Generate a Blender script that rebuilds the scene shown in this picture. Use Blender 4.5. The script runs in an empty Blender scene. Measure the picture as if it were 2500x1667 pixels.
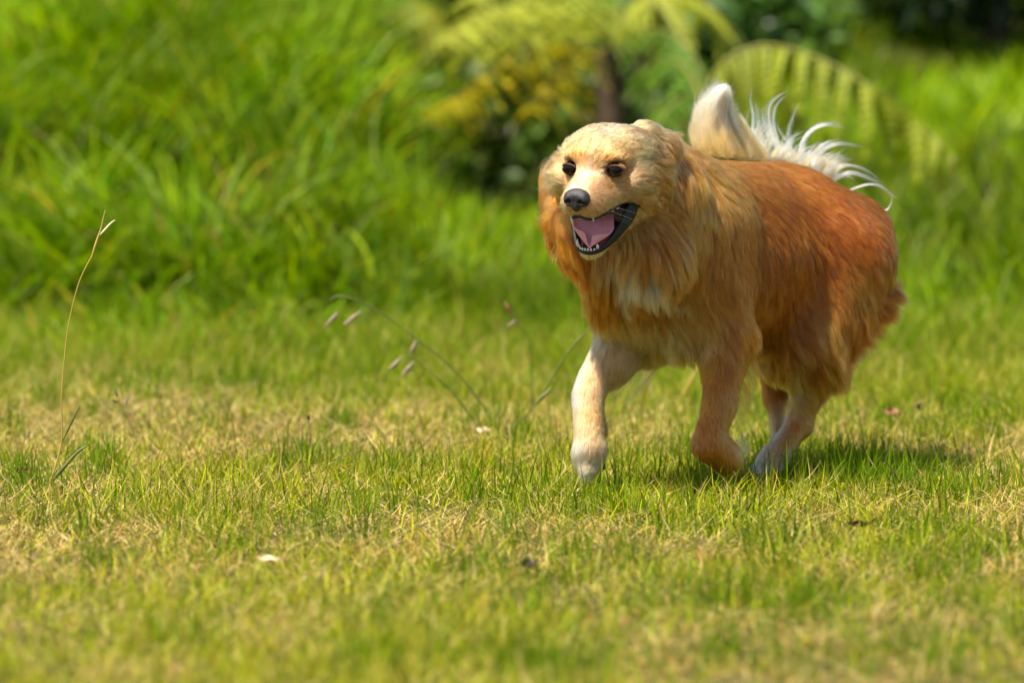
import bpy, math, random
import numpy as np
from mathutils import Vector, Matrix
from mathutils.kdtree import KDTree

FUR = True
GRASS = True
rng = np.random.default_rng(11)
R = math.radians
scene = bpy.context.scene
COL = scene.collection

# ---------------------------------------------------------------- camera, sky, sun
CAM_H, PITCH, FPX = 1.0, R(4.3), 13889.0
cam_d = bpy.data.cameras.new('camera')
cam = bpy.data.objects.new('camera', cam_d)
COL.objects.link(cam)
cam.location = (0, 0, CAM_H)
cam.rotation_euler = (R(90) - PITCH, 0, 0)
cam_d.sensor_width = 36
cam_d.lens = 200
cam_d.clip_start = 0.1
cam_d.clip_end = 400
cam_d.dof.use_dof = True
cam_d.dof.focus_distance = 9.66
cam_d.dof.aperture_fstop = 3.3
scene.camera = cam

SUN_EL, SUN_AZ = R(63), R(-130)       # azimuth measured from +Y, clockwise seen from above
world = bpy.data.worlds.new('World')
scene.world = world
world.use_nodes = True
wn = world.node_tree.nodes
sky = wn.new('ShaderNodeTexSky')
sky.sky_type = 'NISHITA'
sky.sun_disc = False
sky.sun_elevation = SUN_EL
sky.sun_rotation = SUN_AZ
bg = wn['Background']
bg.inputs['Strength'].default_value = 0.085
world.node_tree.links.new(sky.outputs['Color'], bg.inputs['Color'])
sun_d = bpy.data.lights.new('sun', 'SUN')
sun_d.energy = 5.0
sun_d.angle = R(2.0)
sun_d.color = (1.0, 0.95, 0.86)
sun = bpy.data.objects.new('sun', sun_d)
COL.objects.link(sun)
sd = Vector((math.sin(SUN_AZ) * math.cos(SUN_EL), math.cos(SUN_AZ) * math.cos(SUN_EL), math.sin(SUN_EL)))
sun.rotation_euler = sd.to_track_quat('Z', 'Y').to_euler()
sun.location = sd * 20
scene.view_settings.view_transform = 'Standard'
scene.view_settings.look = 'None'
scene.view_settings.exposure = 1.06
scene.view_settings.gamma = 1
scene.view_settings.use_white_balance = True
scene.view_settings.white_balance_temperature = 6950
scene.cycles.use_denoising = True
scene.cycles.max_bounces = 8
scene.cycles.transparent_max_bounces = 8
scene.cycles.sample_clamp_indirect = 6

CT, ST = math.cos(PITCH), math.sin(PITCH)


def P(px, py, Y):
    """where a point seen at (px, py) of the 2500 x 1667 photo stands when it is Y metres away"""
    u, v = (px - 1250.0) / FPX, (833.5 - py) / FPX
    t = Y / (CT + v * ST)
    return np.array((u * t, Y, CAM_H + t * (-ST + v * CT)))


def sm(a, b, x):
    t = np.clip((x - a) / (b - a), 0, 1)
    return t * t * (3 - 2 * t)


_lat = np.random.default_rng(5).random((64, 64, 64)).astype(np.float32)


def noise(x, y, z=0.0):
    """smooth value noise, 0..1"""
    x, y, z = np.broadcast_arrays(np.asarray(x, float), np.asarray(y, float), np.asarray(z, float))
    xi, yi, zi = np.floor(x).astype(int), np.floor(y).astype(int), np.floor(z).astype(int)
    fx, fy, fz = x - xi, y - yi, z - zi
    fx, fy, fz = [f * f * (3 - 2 * f) for f in (fx, fy, fz)]
    r = 0
    for a in (0, 1):
        for b in (0, 1):
            for c in (0, 1):
                r = r + _lat[(xi + a) & 63, (yi + b) & 63, (zi + c) & 63] * (fx if a else 1 - fx) * (fy if b else 1 - fy) * (fz if c else 1 - fz)
    return r


def unit(v):
    return v / np.maximum(np.linalg.norm(v, axis=-1, keepdims=True), 1e-9)


# ---------------------------------------------------------------- object helpers
def tag(o, label=None, cat=None, group=None, kind=None):
    if label: o['label'] = label
    if cat: o['category'] = cat
    if group: o['group'] = group
    if kind: o['kind'] = kind
    return o


def empty(name, loc):
    o = bpy.data.objects.new(name, None)
    o.empty_display_size = 0.1
    o.location = loc
    COL.objects.link(o)
    return o


def link(name, data, mat, parent=None):
    o = bpy.data.objects.new(name, data)
    if mat is not None:
        data.materials.append(mat)
    COL.objects.link(o)
    if parent is not None:
        o.parent = parent
        if parent.parent is None:
            o.location = -Vector(parent.location)
    return o


def mesh_np(name, V, quads=None, tris=None, cols=None, smooth=True):
    """mesh from numpy arrays (world coordinates), optional per-vertex colour"""
    me = bpy.data.meshes.new(name)
    V = np.asarray(V, np.float32)
    me.vertices.add(len(V))
    me.vertices.foreach_set('co', V.ravel())
    parts, starts, n = [], [], 0
    if quads is not None and len(quads):
        q = np.asarray(quads, np.int32)
        parts.append(q.ravel()); starts.append(np.arange(len(q)) * 4); n = len(q) * 4
    if tris is not None and len(tris):
        t = np.asarray(tris, np.int32)
        parts.append(t.ravel()); starts.append(n + np.arange(len(t)) * 3)
    L = np.concatenate(parts); S = np.concatenate(starts).astype(np.int32)
    me.loops.add(len(L)); me.loops.foreach_set('vertex_index', L)
    me.polygons.add(len(S)); me.polygons.foreach_set('loop_start', S)
    if smooth:
        me.polygons.foreach_set('use_smooth', np.ones(len(S), bool))
    me.update(calc_edges=True)
    if cols is not None:
        a = me.attributes.new('col', 'FLOAT_COLOR', 'POINT')
        c = np.ones((len(V), 4), np.float32); c[:, :3] = cols
        a.data.foreach_set('color', c.ravel())
    return me


def tube(pts, rad, seg=8, flat=1.0, side=None, sub=6):
    """swept tube through pts (smoothed), radius per point; flat < 1 squashes it across its second axis"""
    pts = np.asarray(pts, float); rad = np.asarray(rad, float)
    n = len(pts)
    if n > 2:
        tt = np.linspace(0, n - 1, (n - 1) * sub + 1)
        out, rr = [], []
        for t in tt:
            i = min(int(t), n - 2); f = t - i
            p0, p1, p2, p3 = pts[max(i - 1, 0)], pts[i], pts[i + 1], pts[min(i + 2, n - 1)]
            out.append(0.5 * (2 * p1 + (p2 - p0) * f + (2 * p0 - 5 * p1 + 4 * p2 - p3) * f * f + (3 * p1 - p0 - 3 * p2 + p3) * f ** 3))
            rr.append(rad[i] * (1 - f) + rad[i + 1] * f)
        pts, rad = np.array(out), np.array(rr)
        n = len(pts)
    T = unit(np.gradient(pts, axis=0))
    ref = np.array((0.0, 1.0, 0.05)) if side is None else np.asarray(side, float)
    A = unit(np.cross(T, ref)); B = unit(np.cross(T, A))
    ang = np.linspace(0, 2 * np.pi, seg, endpoint=False)
    V = pts[:, None] + rad[:, None, None] * (np.cos(ang)[None, :, None] * A[:, None] + flat * np.sin(ang)[None, :, None] * B[:, None])
    V = V.reshape(-1, 3)
    i = np.arange(n - 1)[:, None] * seg; j = np.arange(seg)[None]; j2 = (j + 1) % seg
    q = np.stack([i + j, i + j2, i + seg + j2, i + seg + j], -1).reshape(-1, 4)
    V = np.vstack([V, pts[:1], pts[-1:]])
    a, b = len(V) - 2, len(V) - 1
    j = np.arange(seg); j2 = (j + 1) % seg
    t1 = np.stack([np.full(seg, a), j2, j], -1)
    t2 = np.stack([np.full(seg, b), (n - 1) * seg + j, (n - 1) * seg + j2], -1)
    return V, q, np.vstack([t1, t2])


def merge(parts):
    V, Q, T, n = [], [], [], 0
    for v, q, t in parts:
        V.append(v)
        if len(q): Q.append(np.asarray(q) + n)
        if len(t): T.append(np.asarray(t) + n)
        n += len(v)
    return np.vstack(V), (np.vstack(Q) if Q else None), (np.vstack(T) if T else None)


def ball(c, r, seg=16, rings=10, M=None):
    c = np.asarray(c, float); r = np.asarray(r, float) * np.ones(3)
    V = [(0, 0, 1)]
    for i in range(1, rings):
        th = math.pi * i / rings
        for j in range(seg):
            ph = 2 * math.pi * j / seg
            V.append((math.sin(th) * math.cos(ph), math.sin(th) * math.sin(ph), math.cos(th)))
    V.append((0, 0, -1))
    V = np.array(V) * r
    if M is not None:
        V = V @ np.asarray(M).T
    V = V + c
    Q, T = [], []
    for j in range(seg):
        j2 = (j + 1) % seg
        T.append((0, 1 + j, 1 + j2))
        for i in range(rings - 2):
            a = 1 + i * seg
            Q.append((a + j, a + seg + j, a + seg + j2, a + j2))
        a = 1 + (rings - 2) * seg
        T.append((a + j, len(V) - 1, a + j2))
    return V, np.array(Q), np.array(T)


# ---------------------------------------------------------------- materials
def mat(name, build):
    m = bpy.data.materials.new(name)
    m.use_nodes = True
    nt = m.node_tree
    b = nt.nodes['Principled BSDF']
    build(nt, b, nt.nodes['Material Output'])
    return m


def setp(b, **k):
    for n, v in k.items():
        b.inputs[n.replace('_', ' ')].default_value = v


def attr(nt, name='col'):
    a = nt.nodes.new('ShaderNodeAttribute')
    a.attribute_name = name
    return a


def noisy(c1, c2, scale, rough=0.6, bump=0.0, **kw):
    def f(nt, b, o):
        n = nt.nodes.new('ShaderNodeTexNoise'); n.inputs['Scale'].default_value = scale; n.inputs['Detail'].default_value = 5
        tc = nt.nodes.new('ShaderNodeTexCoord')
        nt.links.new(tc.outputs['Object'], n.inputs['Vector'])
        r = nt.nodes.new('ShaderNodeValToRGB')
        r.color_ramp.elements[0].color = (*c1, 1); r.color_ramp.elements[1].color = (*c2, 1)
        r.color_ramp.elements[0].position = 0.35; r.color_ramp.elements[1].position = 0.65
        nt.links.new(n.outputs['Fac'], r.inputs['Fac'])
        nt.links.new(r.outputs['Color'], b.inputs['Base Color'])
        b.inputs['Roughness'].default_value = rough
        if bump:
            bp = nt.nodes.new('ShaderNodeBump'); bp.inputs['Strength'].default_value = bump; bp.inputs['Distance'].default_value = 0.002
            nt.links.new(n.outputs['Fac'], bp.inputs['Height']); nt.links.new(bp.outputs['Normal'], b.inputs['Normal'])
        for k, v in kw.items():
            b.inputs[k.replace('_', ' ')].default_value = v
    return f


def leafy(trans, rough=0.45, spec=0.4):
    def f(nt, b, o):
        a = attr(nt)
        nt.links.new(a.outputs['Color'], b.inputs['Base Color'])
        b.inputs['Roughness'].default_value = rough
        b.inputs['Specular IOR Level'].default_value = spec
        t = nt.nodes.new('ShaderNodeBsdfTranslucent')
        mul = nt.nodes.new('ShaderNodeMix'); mul.data_type = 'RGBA'; mul.blend_type = 'MULTIPLY'
        mul.inputs[0].default_value = 1
        nt.links.new(a.outputs['Color'], mul.inputs[6]); mul.inputs[7].default_value = (1.25, 1.3, 0.6, 1)
        nt.links.new(mul.outputs[2], t.inputs['Color'])
        mx = nt.nodes.new('ShaderNodeMixShader'); mx.inputs[0].default_value = trans
        nt.links.new(b.outputs[0], mx.inputs[1]); nt.links.new(t.outputs[0], mx.inputs[2])
        nt.links.new(mx.outputs[0], o.inputs['Surface'])
    return f


def skin_mat(nt, b, o):
    a = attr(nt)
    nt.links.new(a.outputs['Color'], b.inputs['Base Color'])
    b.inputs['Roughness'].default_value = 0.7
    b.inputs['Specular IOR Level'].default_value = 0.2


def hair_mat(rough, coat):
    def f(nt, b, o):
        h = nt.nodes.new('ShaderNodeBsdfHairPrincipled')
        h.model = 'CHIANG'
        h.parametrization = 'COLOR'
        a = attr(nt)
        nt.links.new(a.outputs['Color'], h.inputs['Color'])
        h.inputs['Roughness'].default_value = rough
        h.inputs['Radial Roughness'].default_value = 0.5
        h.inputs['Random Roughness'].default_value = 0.2
        h.inputs['Coat'].default_value = coat
        h.inputs['IOR'].default_value = 1.45
        nt.links.new(h.outputs[0], o.inputs['Surface'])
        nt.nodes.remove(b)
    return f


M = {
    'grass': mat('grass_blades', leafy(0.35, 0.55, 0.06)),
    'tall': mat('tall_grass_blades', leafy(0.38, 0.5, 0.10)),
    'fern': mat('fern_leaf', leafy(0.35, 0.5, 0.2)),
    'leaf': mat('bush_leaf', leafy(0.25, 0.45)),
    'skin': mat('dog_skin', skin_mat),
    'fur': mat('dog_fur', hair_mat(0.36, 0.0)),
    'nose': mat('nose_leather', noisy((0.018, 0.014, 0.016), (0.04, 0.034, 0.038), 900, 0.42, 0.5)),
    'lip': mat('black_lip', noisy((0.003, 0.003, 0.0035), (0.010, 0.009, 0.010), 500, 0.5, 0.6)),
    'tongue': mat('tongue_flesh', noisy((0.72, 0.25, 0.30), (0.82, 0.36, 0.40), 260, 0.38, 0.4, Subsurface_Weight=0.3, Subsurface_Scale=0.004)),
    'gum': mat('gum_flesh', noisy((0.45, 0.12, 0.12), (0.25, 0.05, 0.06), 150, 0.35, 0.4)),
    'throat': mat('throat_flesh', noisy((0.06, 0.015, 0.02), (0.1, 0.03, 0.035), 100, 0.4)),
    'tooth': mat('tooth_enamel', noisy((0.75, 0.68, 0.52), (0.8, 0.76, 0.66), 200, 0.25)),
    'eye': mat('eye_ball', lambda nt, b, o: setp(b, Base_Color=(0.0028, 0.0016, 0.0012, 1), Roughness=0.15, Specular_IOR_Level=0.30)),
    'lid': mat('eye_lid', noisy((0.012, 0.008, 0.007), (0.03, 0.018, 0.014), 400, 0.5)),
    'pad': mat('paw_pad', noisy((0.03, 0.025, 0.025), (0.06, 0.05, 0.05), 300, 0.7, 0.5)),
    'claw': mat('claw_horn', noisy((0.25, 0.2, 0.15), (0.1, 0.08, 0.07), 200, 0.4)),
    'stalk': mat('dry_stalk', noisy((0.42, 0.27, 0.05), (0.30, 0.24, 0.05), 30, 0.5)),
    'stem': mat('green_stem', noisy((0.05, 0.08, 0.008), (0.14, 0.14, 0.02), 30, 0.5)),
    'seed': mat('seed_head', noisy((0.16, 0.12, 0.08), (0.32, 0.25, 0.17), 300, 0.8, 0.8)),
    'husk': mat('pale_husk', noisy((0.75, 0.6, 0.4), (0.6, 0.45, 0.28), 60, 0.6)),
    'dead': mat('dead_leaf', noisy((0.16, 0.06, 0.025), (0.34, 0.17, 0.08), 90, 0.7, 0.5)),
    'dark': mat('dark_bark', noisy((0.02, 0.012, 0.008), (0.07, 0.04, 0.025), 60, 0.8, 0.8)),
    'bark': mat('fern_trunk_bark', noisy((0.03, 0.018, 0.01), (0.08, 0.045, 0.02), 40, 0.9, 0.8)),
    'rachis': mat('fern_rachis', noisy((0.22, 0.22, 0.02), (0.16, 0.14, 0.02), 20, 0.6)),
}

# ================================================================ terrain
def bank(x, y):
    """height of the ground"""
    x = np.asarray(x, float); y = np.asarray(y, float)
    lawn = (noise(x * 1.3 + 3, y * 1.3, 2) - .5) * .03 * sm(9.5, 12, y)
    left = sm(13.2, 16.2, y + .35 * x) * (1 - sm(-.62, .02, x)) * .62
    right = sm(13.8, 20.5, y) * sm(.15, .9, x) * .68
    mound = .15 * np.exp(-((y - 14.5) / .6) ** 2) * np.exp(-(x / .9) ** 2)
    hollow = -.10 * np.exp(-((y - 16.6) / 1.1) ** 2) * np.exp(-((x - .05) / .33) ** 2)
    mid = .30 * sm(16.8, 20, y) * np.exp(-((x - .1) / .8) ** 2)
    far = 4.5 * sm(21, 45, y)
    rough = (noise(x * 2.1, y * 2.1, 7) - .5) * .12 * sm(13.5, 15, y)
    return lawn + left + right + mound + hollow + mid + far + rough


xs = np.concatenate([np.linspace(-45, -4, 42), np.linspace(-3.9, 3.9, 157), np.linspace(4, 45, 42)])
ys = np.concatenate([np.linspace(-20, 5.5, 26), np.linspace(5.6, 22, 329), np.linspace(22.3, 80, 90)])
XX, YY = np.meshgrid(xs, ys, indexing='ij')
ZZ = bank(XX, YY)
V = np.stack([XX, YY, ZZ], -1).reshape(-1, 3)
n = len(ys)
i = np.arange(len(xs) - 1)[:, None] * n; j = np.arange(n - 1)[None]
q = np.stack([i + j, i + n + j, i + n + j + 1, i + j + 1], -1).reshape(-1, 4)


def soil(nt, b, o):
    tc = nt.nodes.new('ShaderNodeTexCoord')
    n1 = nt.nodes.new('ShaderNodeTexNoise'); n1.inputs['Scale'].default_value = 6; n1.inputs['Detail'].default_value = 8
    n2 = nt.nodes.new('ShaderNodeTexNoise'); n2.inputs['Scale'].default_value = 120; n2.inputs['Detail'].default_value = 4
    for n_ in (n1, n2): nt.links.new(tc.outputs['Object'], n_.inputs['Vector'])
    r = nt.nodes.new('ShaderNodeValToRGB')
    r.color_ramp.elements[0].color = (0.035, 0.04, 0.010, 1); r.color_ramp.elements[0].position = .3
    r.color_ramp.elements[1].color = (0.10, 0.085, 0.03, 1); r.color_ramp.elements[1].position = .7
    mx = nt.nodes.new('ShaderNodeMath'); mx.operation = 'MULTIPLY_ADD'
    nt.links.new(n2.outputs['Fac'], mx.inputs[0]); mx.inputs[1].default_value = .5
    nt.links.new(n1.outputs['Fac'], mx.inputs[2])
    sb = nt.nodes.new('ShaderNodeMath'); sb.operation = 'SUBTRACT'; sb.inputs[1].default_value = .25
    nt.links.new(mx.outputs[0], sb.inputs[0])
    nt.links.new(sb.outputs[0], r.inputs['Fac'])
    nt.links.new(r.outputs['Color'], b.inputs['Base Color'])
    b.inputs['Roughness'].default_value = 1; b.inputs['Specular IOR Level'].default_value = .1
    bp = nt.nodes.new('ShaderNodeBump'); bp.inputs['Distance'].default_value = .01
    nt.links.new(n2.outputs['Fac'], bp.inputs['Height']); nt.links.new(bp.outputs['Normal'], b.inputs['Normal'])


ground = link('ground', mesh_np('ground', V, q), mat('soil', soil))
ground['kind'] = 'structure'


def blades(name, root, h, w, az, lean, droop, col, nseg=3, matl='grass', curl=None, tipcol=None):
    """grass blades as thin tapering strips, all in one mesh"""
    n = len(root)
    out = np.stack([np.cos(az), np.sin(az), np.zeros(n)], -1)
    fa = rng.random(n) * np.pi * 2
    side = np.stack([np.cos(fa), np.sin(fa), np.zeros(n)], -1)
    m = nseg + 1
    V = np.zeros((n, 2 * nseg + 1, 3), np.float32)
    C = np.zeros((n, 2 * nseg + 1, 3), np.float32)
    ang = lean.copy()
    p = root.copy()
    step = h / nseg
    if tipcol is None: tipcol = col
    k = 0
    for s in range(m):
        t = s / nseg
        ww = w * (1 - t ** 1.6)
        c = col * (1 - t) + tipcol * t
        if s < nseg:
            V[:, k] = p - side * ww[:, None] * .5; V[:, k + 1] = p + side * ww[:, None] * .5
            C[:, k] = c; C[:, k + 1] = c
            k += 2
        else:
            V[:, k] = p; C[:, k] = c
        d = out * np.sin(ang)[:, None] + np.array((0, 0, 1)) * np.cos(ang)[:, None]
        if curl is not None:
            d = d + np.cross(d, np.array((0, 0, 1.0))) * curl[:, None] * t
        p = p + d * step[:, None]
        ang = ang + droop / nseg
    b = np.arange(n)[:, None] * (2 * nseg + 1)
    q = np.concatenate([b + np.array([[2 * s, 2 * s + 1, 2 * s + 3, 2 * s + 2]]) for s in range(nseg - 1)], 0)
    t3 = b + np.array([[2 * nseg - 2, 2 * nseg - 1, 2 * nseg]])
    me = mesh_np(name, V.reshape(-1, 3), q, t3, C.reshape(-1, 3))
    return link(name, me, M[matl])


def pal(cols, wts):
    cols = np.array(cols); w = np.cumsum(np.array(wts, float)) / np.sum(wts)
    return lambda r: cols[np.minimum(np.searchsorted(w, r), len(cols) - 1)]


G1 = [(.105, .22, .002), (.16, .275, .002), (.055, .135, .003), (.24, .32, .003), (.27, .33, .09), (.32, .22, .02)]
DRY = np.array([(.62, .46, .15), (.54, .37, .10), (.72, .56, .25), (.42, .24, .06), (.62, .33, .10)])
GRN = np.array([(.27, .33, .006), (.37, .41, .008), (.15, .23, .006), (.45, .44, .015), (.32, .36, .04)])

if GRASS:
    def wedge_xy(n, y0, y1, margin, pw=1.0):
        y = y0 + (y1 - y0) * rng.random(n * 3) ** pw
        hw = y * .094 + margin
        x = (rng.random(n * 3) * 2 - 1) * (y1 * .094 + margin)
        k = (np.abs(x) < hw) & ((np.abs(x) < y * .094 + .5) | (rng.random(n * 3) < .35))
        return x[k][:n], y[k][:n]

    def dryness(x, y):
        """patchy: straw-coloured mowed turf near, greener towards the bank"""
        nz = noise(x * 2.2 + 11, y * 1.1, 0) * .6 + noise(x * 6, y * 3.5, 3) * .4
        d = (nz - .5) * 2.3 + .47
        d = d + .12 + .10 * (1 - sm(8.6, 10.2, y)) - .55 * sm(11.3, 12.9, y) 
        d = d - .35 * np.exp(-((x - .35) / .45) ** 2 - ((y - 9.95) / .35) ** 2)     # the lush tuft by the paws
        return np.clip(d, 0.04, .88)

    def lawn(n, y0, y1, margin, h0, w0, matted, name):
        x, y = wedge_xy(n, y0, y1, margin)
        n = len(x)
        z = bank(x, y) - .002
        dr = dryness(x, y)
        isdry = rng.random(n) < dr
        ci = rng.integers(0, 5, n)
        gfar = sm(11.0, 12.6, y + .5 * (noise(x * 2, y * 2, 5) - .5))[:, None]
        green = GRN[ci] * (1 - gfar) + np.array([G1[k] for k in (0, 1, 3, 1, 0)])[ci] * gfar
        col = np.where(isdry[:, None], DRY[ci], green) * (0.38 + .90 * rng.random(n))[:, None]
        patch = noise(x * 3.1, y * 2.2, 9)
        fine = noise(x * 14, y * 11, 15)
        h = h0 * (0.45 + 1.0 * rng.random(n) ** 1.8) * (0.45 + .7 * patch + .55 * fine)
        h = np.where(isdry, h * .75, h) * (1 + .7 * sm(11.2, 13.0, y))
        lean = np.abs(rng.normal(size=n)) * .5 + np.where(isdry, .7, .16)
        lean = np.where(rng.random(n) < matted, lean + .7, lean)
        droop = rng.normal(size=n) * .4 + np.where(isdry, .9, .5)
        tip = np.where((rng.random(n) < .25)[:, None], DRY[ci], col)
        w = w0 * (0.6 + .8 * rng.random(n)) * np.where(isdry, .8, 1)
        o = blades(name, np.stack([x, y, z], -1), h, w, rng.random(n) * 6.283, lean, droop, col, 3, 'grass', rng.normal(size=n) * .5, tip)
        return o

    o = lawn(420000, 7.0, 13.9, 2.4, .047, .0027, .35, 'lawn_grass')
    tag(o, 'short mowed lawn, yellow-green with straw-coloured patches, running under the dog', 'grass', kind='stuff')
    # longer fine green blades standing above the mowed turf
    n = 34000
    x, y = wedge_xy(n, 7.2, 12.6, 1.8)
    k = rng.random(len(x)) < .07 + .45 * sm(.5, .8, noise(x * 1.7 + 5, y * 1.7, 1)) + .9 * np.exp(-((x - .45) / .5) ** 2 - ((y - 9.9) / .3) ** 2)
    x, y = x[k], y[k]; n = len(x)
    # add dense little clumps
    cx, cy = wedge_xy(150, 7.3, 12.2, .5)
    cx = np.concatenate([cx, rng.normal(size=16) * .28 + .45]); cy = np.concatenate([cy, rng.normal(size=16) * .22 + 9.95])
    rr = rng.random(len(cx)) * .035 + .02
    bi = rng.integers(0, len(cx), 11000)
    x = np.concatenate([x, cx[bi] + rng.normal(size=len(bi)) * rr[bi]]); y = np.concatenate([y, cy[bi] + rng.normal(size=len(bi)) * rr[bi]])
    n = len(x)
    ci = rng.integers(0, 3, n)
    o = blades('grass_tufts', np.stack([x, y, bank(x, y) - .002], -1), .045 + .055 * rng.random(n) ** 1.6, .0018 + .0014 * rng.random(n), rng.random(n) * 6.283,
               np.abs(rng.normal(size=n)) * .32, rng.normal(size=n) * .3 + .35, GRN[ci] * np.array((.48, .66, .8)) * (0.7 + .5 * rng.random(n))[:, None], 4, 'grass')
    tag(o, 'longer green blades standing up in thin tufts through the mowed lawn', 'grass', kind='stuff')
    # bleached curly dead blades lying on top
    n = 52000
    x, y = wedge_xy(n, 7.2, 12.5, 1.8)
    k = rng.random(len(x)) < .30 + .6 * np.clip(dryness(x, y) - .30, 0, 1)
    x, y = x[k], y[k]; n = len(x)
    o = blades('dead_grass', np.stack([x, y, bank(x, y) + .006 + .012 * rng.random(n)], -1), .03 + .06 * rng.random(n), .0012 + .0012 * rng.random(n), rng.random(n) * 6.283,
               1.1 + .4 * rng.random(n), rng.normal(size=n) * .9 + .3, np.array((.62, .46, .19)) * (0.7 + .5 * rng.random(n))[:, None], 5, 'grass', rng.normal(size=n) * 1.5)
    tag(o, 'bleached dead grass blades lying curled on top of the lawn', 'dead grass', kind='stuff')

    # ------------------------------------------------ tall grass of the bank
    def tallfield(name, n, xr, yr, keep, hmin, hmax, w0, cols, wts, label, lean0=.25, droop0=.9):
        x = xr[0] + (xr[1] - xr[0]) * rng.random(n); y = yr[0] + (yr[1] - yr[0]) * rng.random(n)
        k = rng.random(n) < keep(x, y)
        x, y = x[k], y[k]; n = len(x)
        cl = noise(x * 3, y * 3, 4)
        h = (hmin + (hmax - hmin) * rng.random(n)) * (0.6 + .8 * cl)
        h *= .22 + .78 * sm(12.6, 14.1, y + .35 * np.minimum(x, 0))
        clump_az = noise(x * 1.9, y * 1.9, 6) * 12.6 + rng.normal(size=n) * .9
        col = pal(cols, wts)(rng.random(n)) * (0.5 + 1.0 * rng.random(n))[:, None] * (0.45 + .95 * noise(x * 1.9, y * 1.9, 13))[:, None]
        o = blades(name, np.stack([x, y, bank(x, y) - .01], -1), h, w0 * (0.6 + .8 * rng.random(n)), clump_az,
                   np.abs(rng.normal(size=n)) * lean0 + .05, droop0 * (0.5 + rng.random(n)), col, 6, 'tall', rng.normal(size=n) * .3, col * np.array((1.15, 1.1, 1)))
        return tag(o, label, 'grass', kind='stuff')

    G1 = [(.105, .22, .002), (.16, .275, .002), (.055, .135, .003), (.24, .32, .003), (.27, .33, .09), (.32, .22, .02)]
    tallfield('bank_grass', 52000, (-3.2, .0), (12.6, 18.0), lambda x, y: (1 - sm(-.55, -.15, x)) * (.10 + .90 * sm(.36, .55, noise(x * 2.3 + 4, y * 2.3, 8))) * sm(12.3, 13.5, y + .35 * x + 1.1 * (noise(x * 1.6, y * .8, 2) - .4)), .22, .46, .0110, G1, [4, 4, 3, 2, 1, .6],
              'tall arching bright green grass covering the bank on the left behind the lawn', .38, 1.5)
    tallfield('mound_grass', 34000, (-1.0, 1.2), (12.3, 15.0), lambda x, y: sm(12.2, 13.4, y) * np.exp(-((x - .1) / .75) ** 4), .08, .20, .0060, G1, [3, 5, 2, 3, 1, .3],
              'fresh green grass on the low mound just behind the head of the dog', .35, .7)
    tallfield('slope_grass', 52000, (.35, 4.2), (12.4, 21), lambda x, y: (.3 + .7 * sm(.3, .5, noise(x * 2.3 + 4, y * 2.3, 8))) * sm(12.3, 13.8, y) * sm(.3, .9, x + .0 * y), .10, .24, .0105, G1, [3, 5, 1.5, 3, 1.4, .3],
              'bright green grass on the rising slope on the right behind the dog', .35, .8)
    tallfield('hill_grass', 26000, (-6, 7), (19.5, 30), lambda x, y: sm(19.0, 20.5, y), .3, .6, .016, [(.06, .14, .012), (.10, .20, .015), (.04, .09, .012)], [1, 1, 1],
              'darker rough grass far up the hillside along the top of the view', .3, .8)
# ================================================================ the dog
# ---- head frame: x = the dog's left, y = forward (muzzle), z = up
HY, HP = R(24), R(8)
HF = np.array((-math.sin(HY) * math.cos(HP), -math.cos(HY) * math.cos(HP), -math.sin(HP)))
HL = np.array((math.cos(HY), -math.sin(HY), 0.0))
HU = np.cross(HF, HL)                                # (mirrored frame: left, forward, up)
HR_ = R(-3)                                            # a slight roll
HL, HU = HL * math.cos(HR_) + HU * math.sin(HR_), HU * math.cos(HR_) - HL * math.sin(HR_)
HM = np.stack([HL, HF, HU], 1)                         # columns
HC = P(1486, 410, 9.62)


def H(x, y, z):
    return HC + HM @ np.array((x, y, z))


EYES = [(0.0415, 0.0650, 0.0120), (-0.0420, 0.0650, 0.0085)]

# colours of the coat (linear reflectance)
C_RUST = (0.32, 0.055, 0.002)
C_GOLD = (0.52, 0.118, 0.008)
C_TAN = (0.66, 0.200, 0.028)
C_CREAM = (0.83, 0.385, 0.140)
C_PALE = (0.86, 0.57, 0.33)
C_WHITE = (0.90, 0.80, 0.64)

# every primitive: a, b (world), ra, rb, x-scale (head only), flow, length, lift, colour, clump, blend k
PR = []


def cone(a, b, ra, rb, flow, ln, lift, col, clump=0.5, k=0.03, dens=1.0, tag_=''):
    PR.append(dict(t='c', a=np.array(a, float), b=np.array(b, float), ra=ra, rb=rb, flow=flow, ln=ln, lift=lift, col=col, clump=clump, k=k, dens=dens, tag=tag_))


def hell(c, r, flow, ln, lift, col, clump=0.3, k=0.02, dens=1.6, tag_='head'):
    """ellipsoid in head space"""
    PR.append(dict(t='e', c=np.array(c, float), r=np.array(r, float), flow=flow, ln=ln, lift=lift, col=col, clump=clump, k=k, dens=dens, tag=tag_))


def hcone(a, b, ra, rb, sx, flow, ln, lift, col, clump=0.3, k=0.015, dens=1.8, tag_='head'):
    """round cone in head space, widened sideways by sx"""
    PR.append(dict(t='h', a=np.array(a, float), b=np.array(b, float), ra=ra, rb=rb, sx=sx, flow=flow, ln=ln, lift=lift, col=col, clump=clump, k=k, dens=dens, tag=tag_))


BK_ = (0.62, 0.50, -0.42)       # along the flank to the rear and down
DN = (0.15, 0.1, -1.0)
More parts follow.
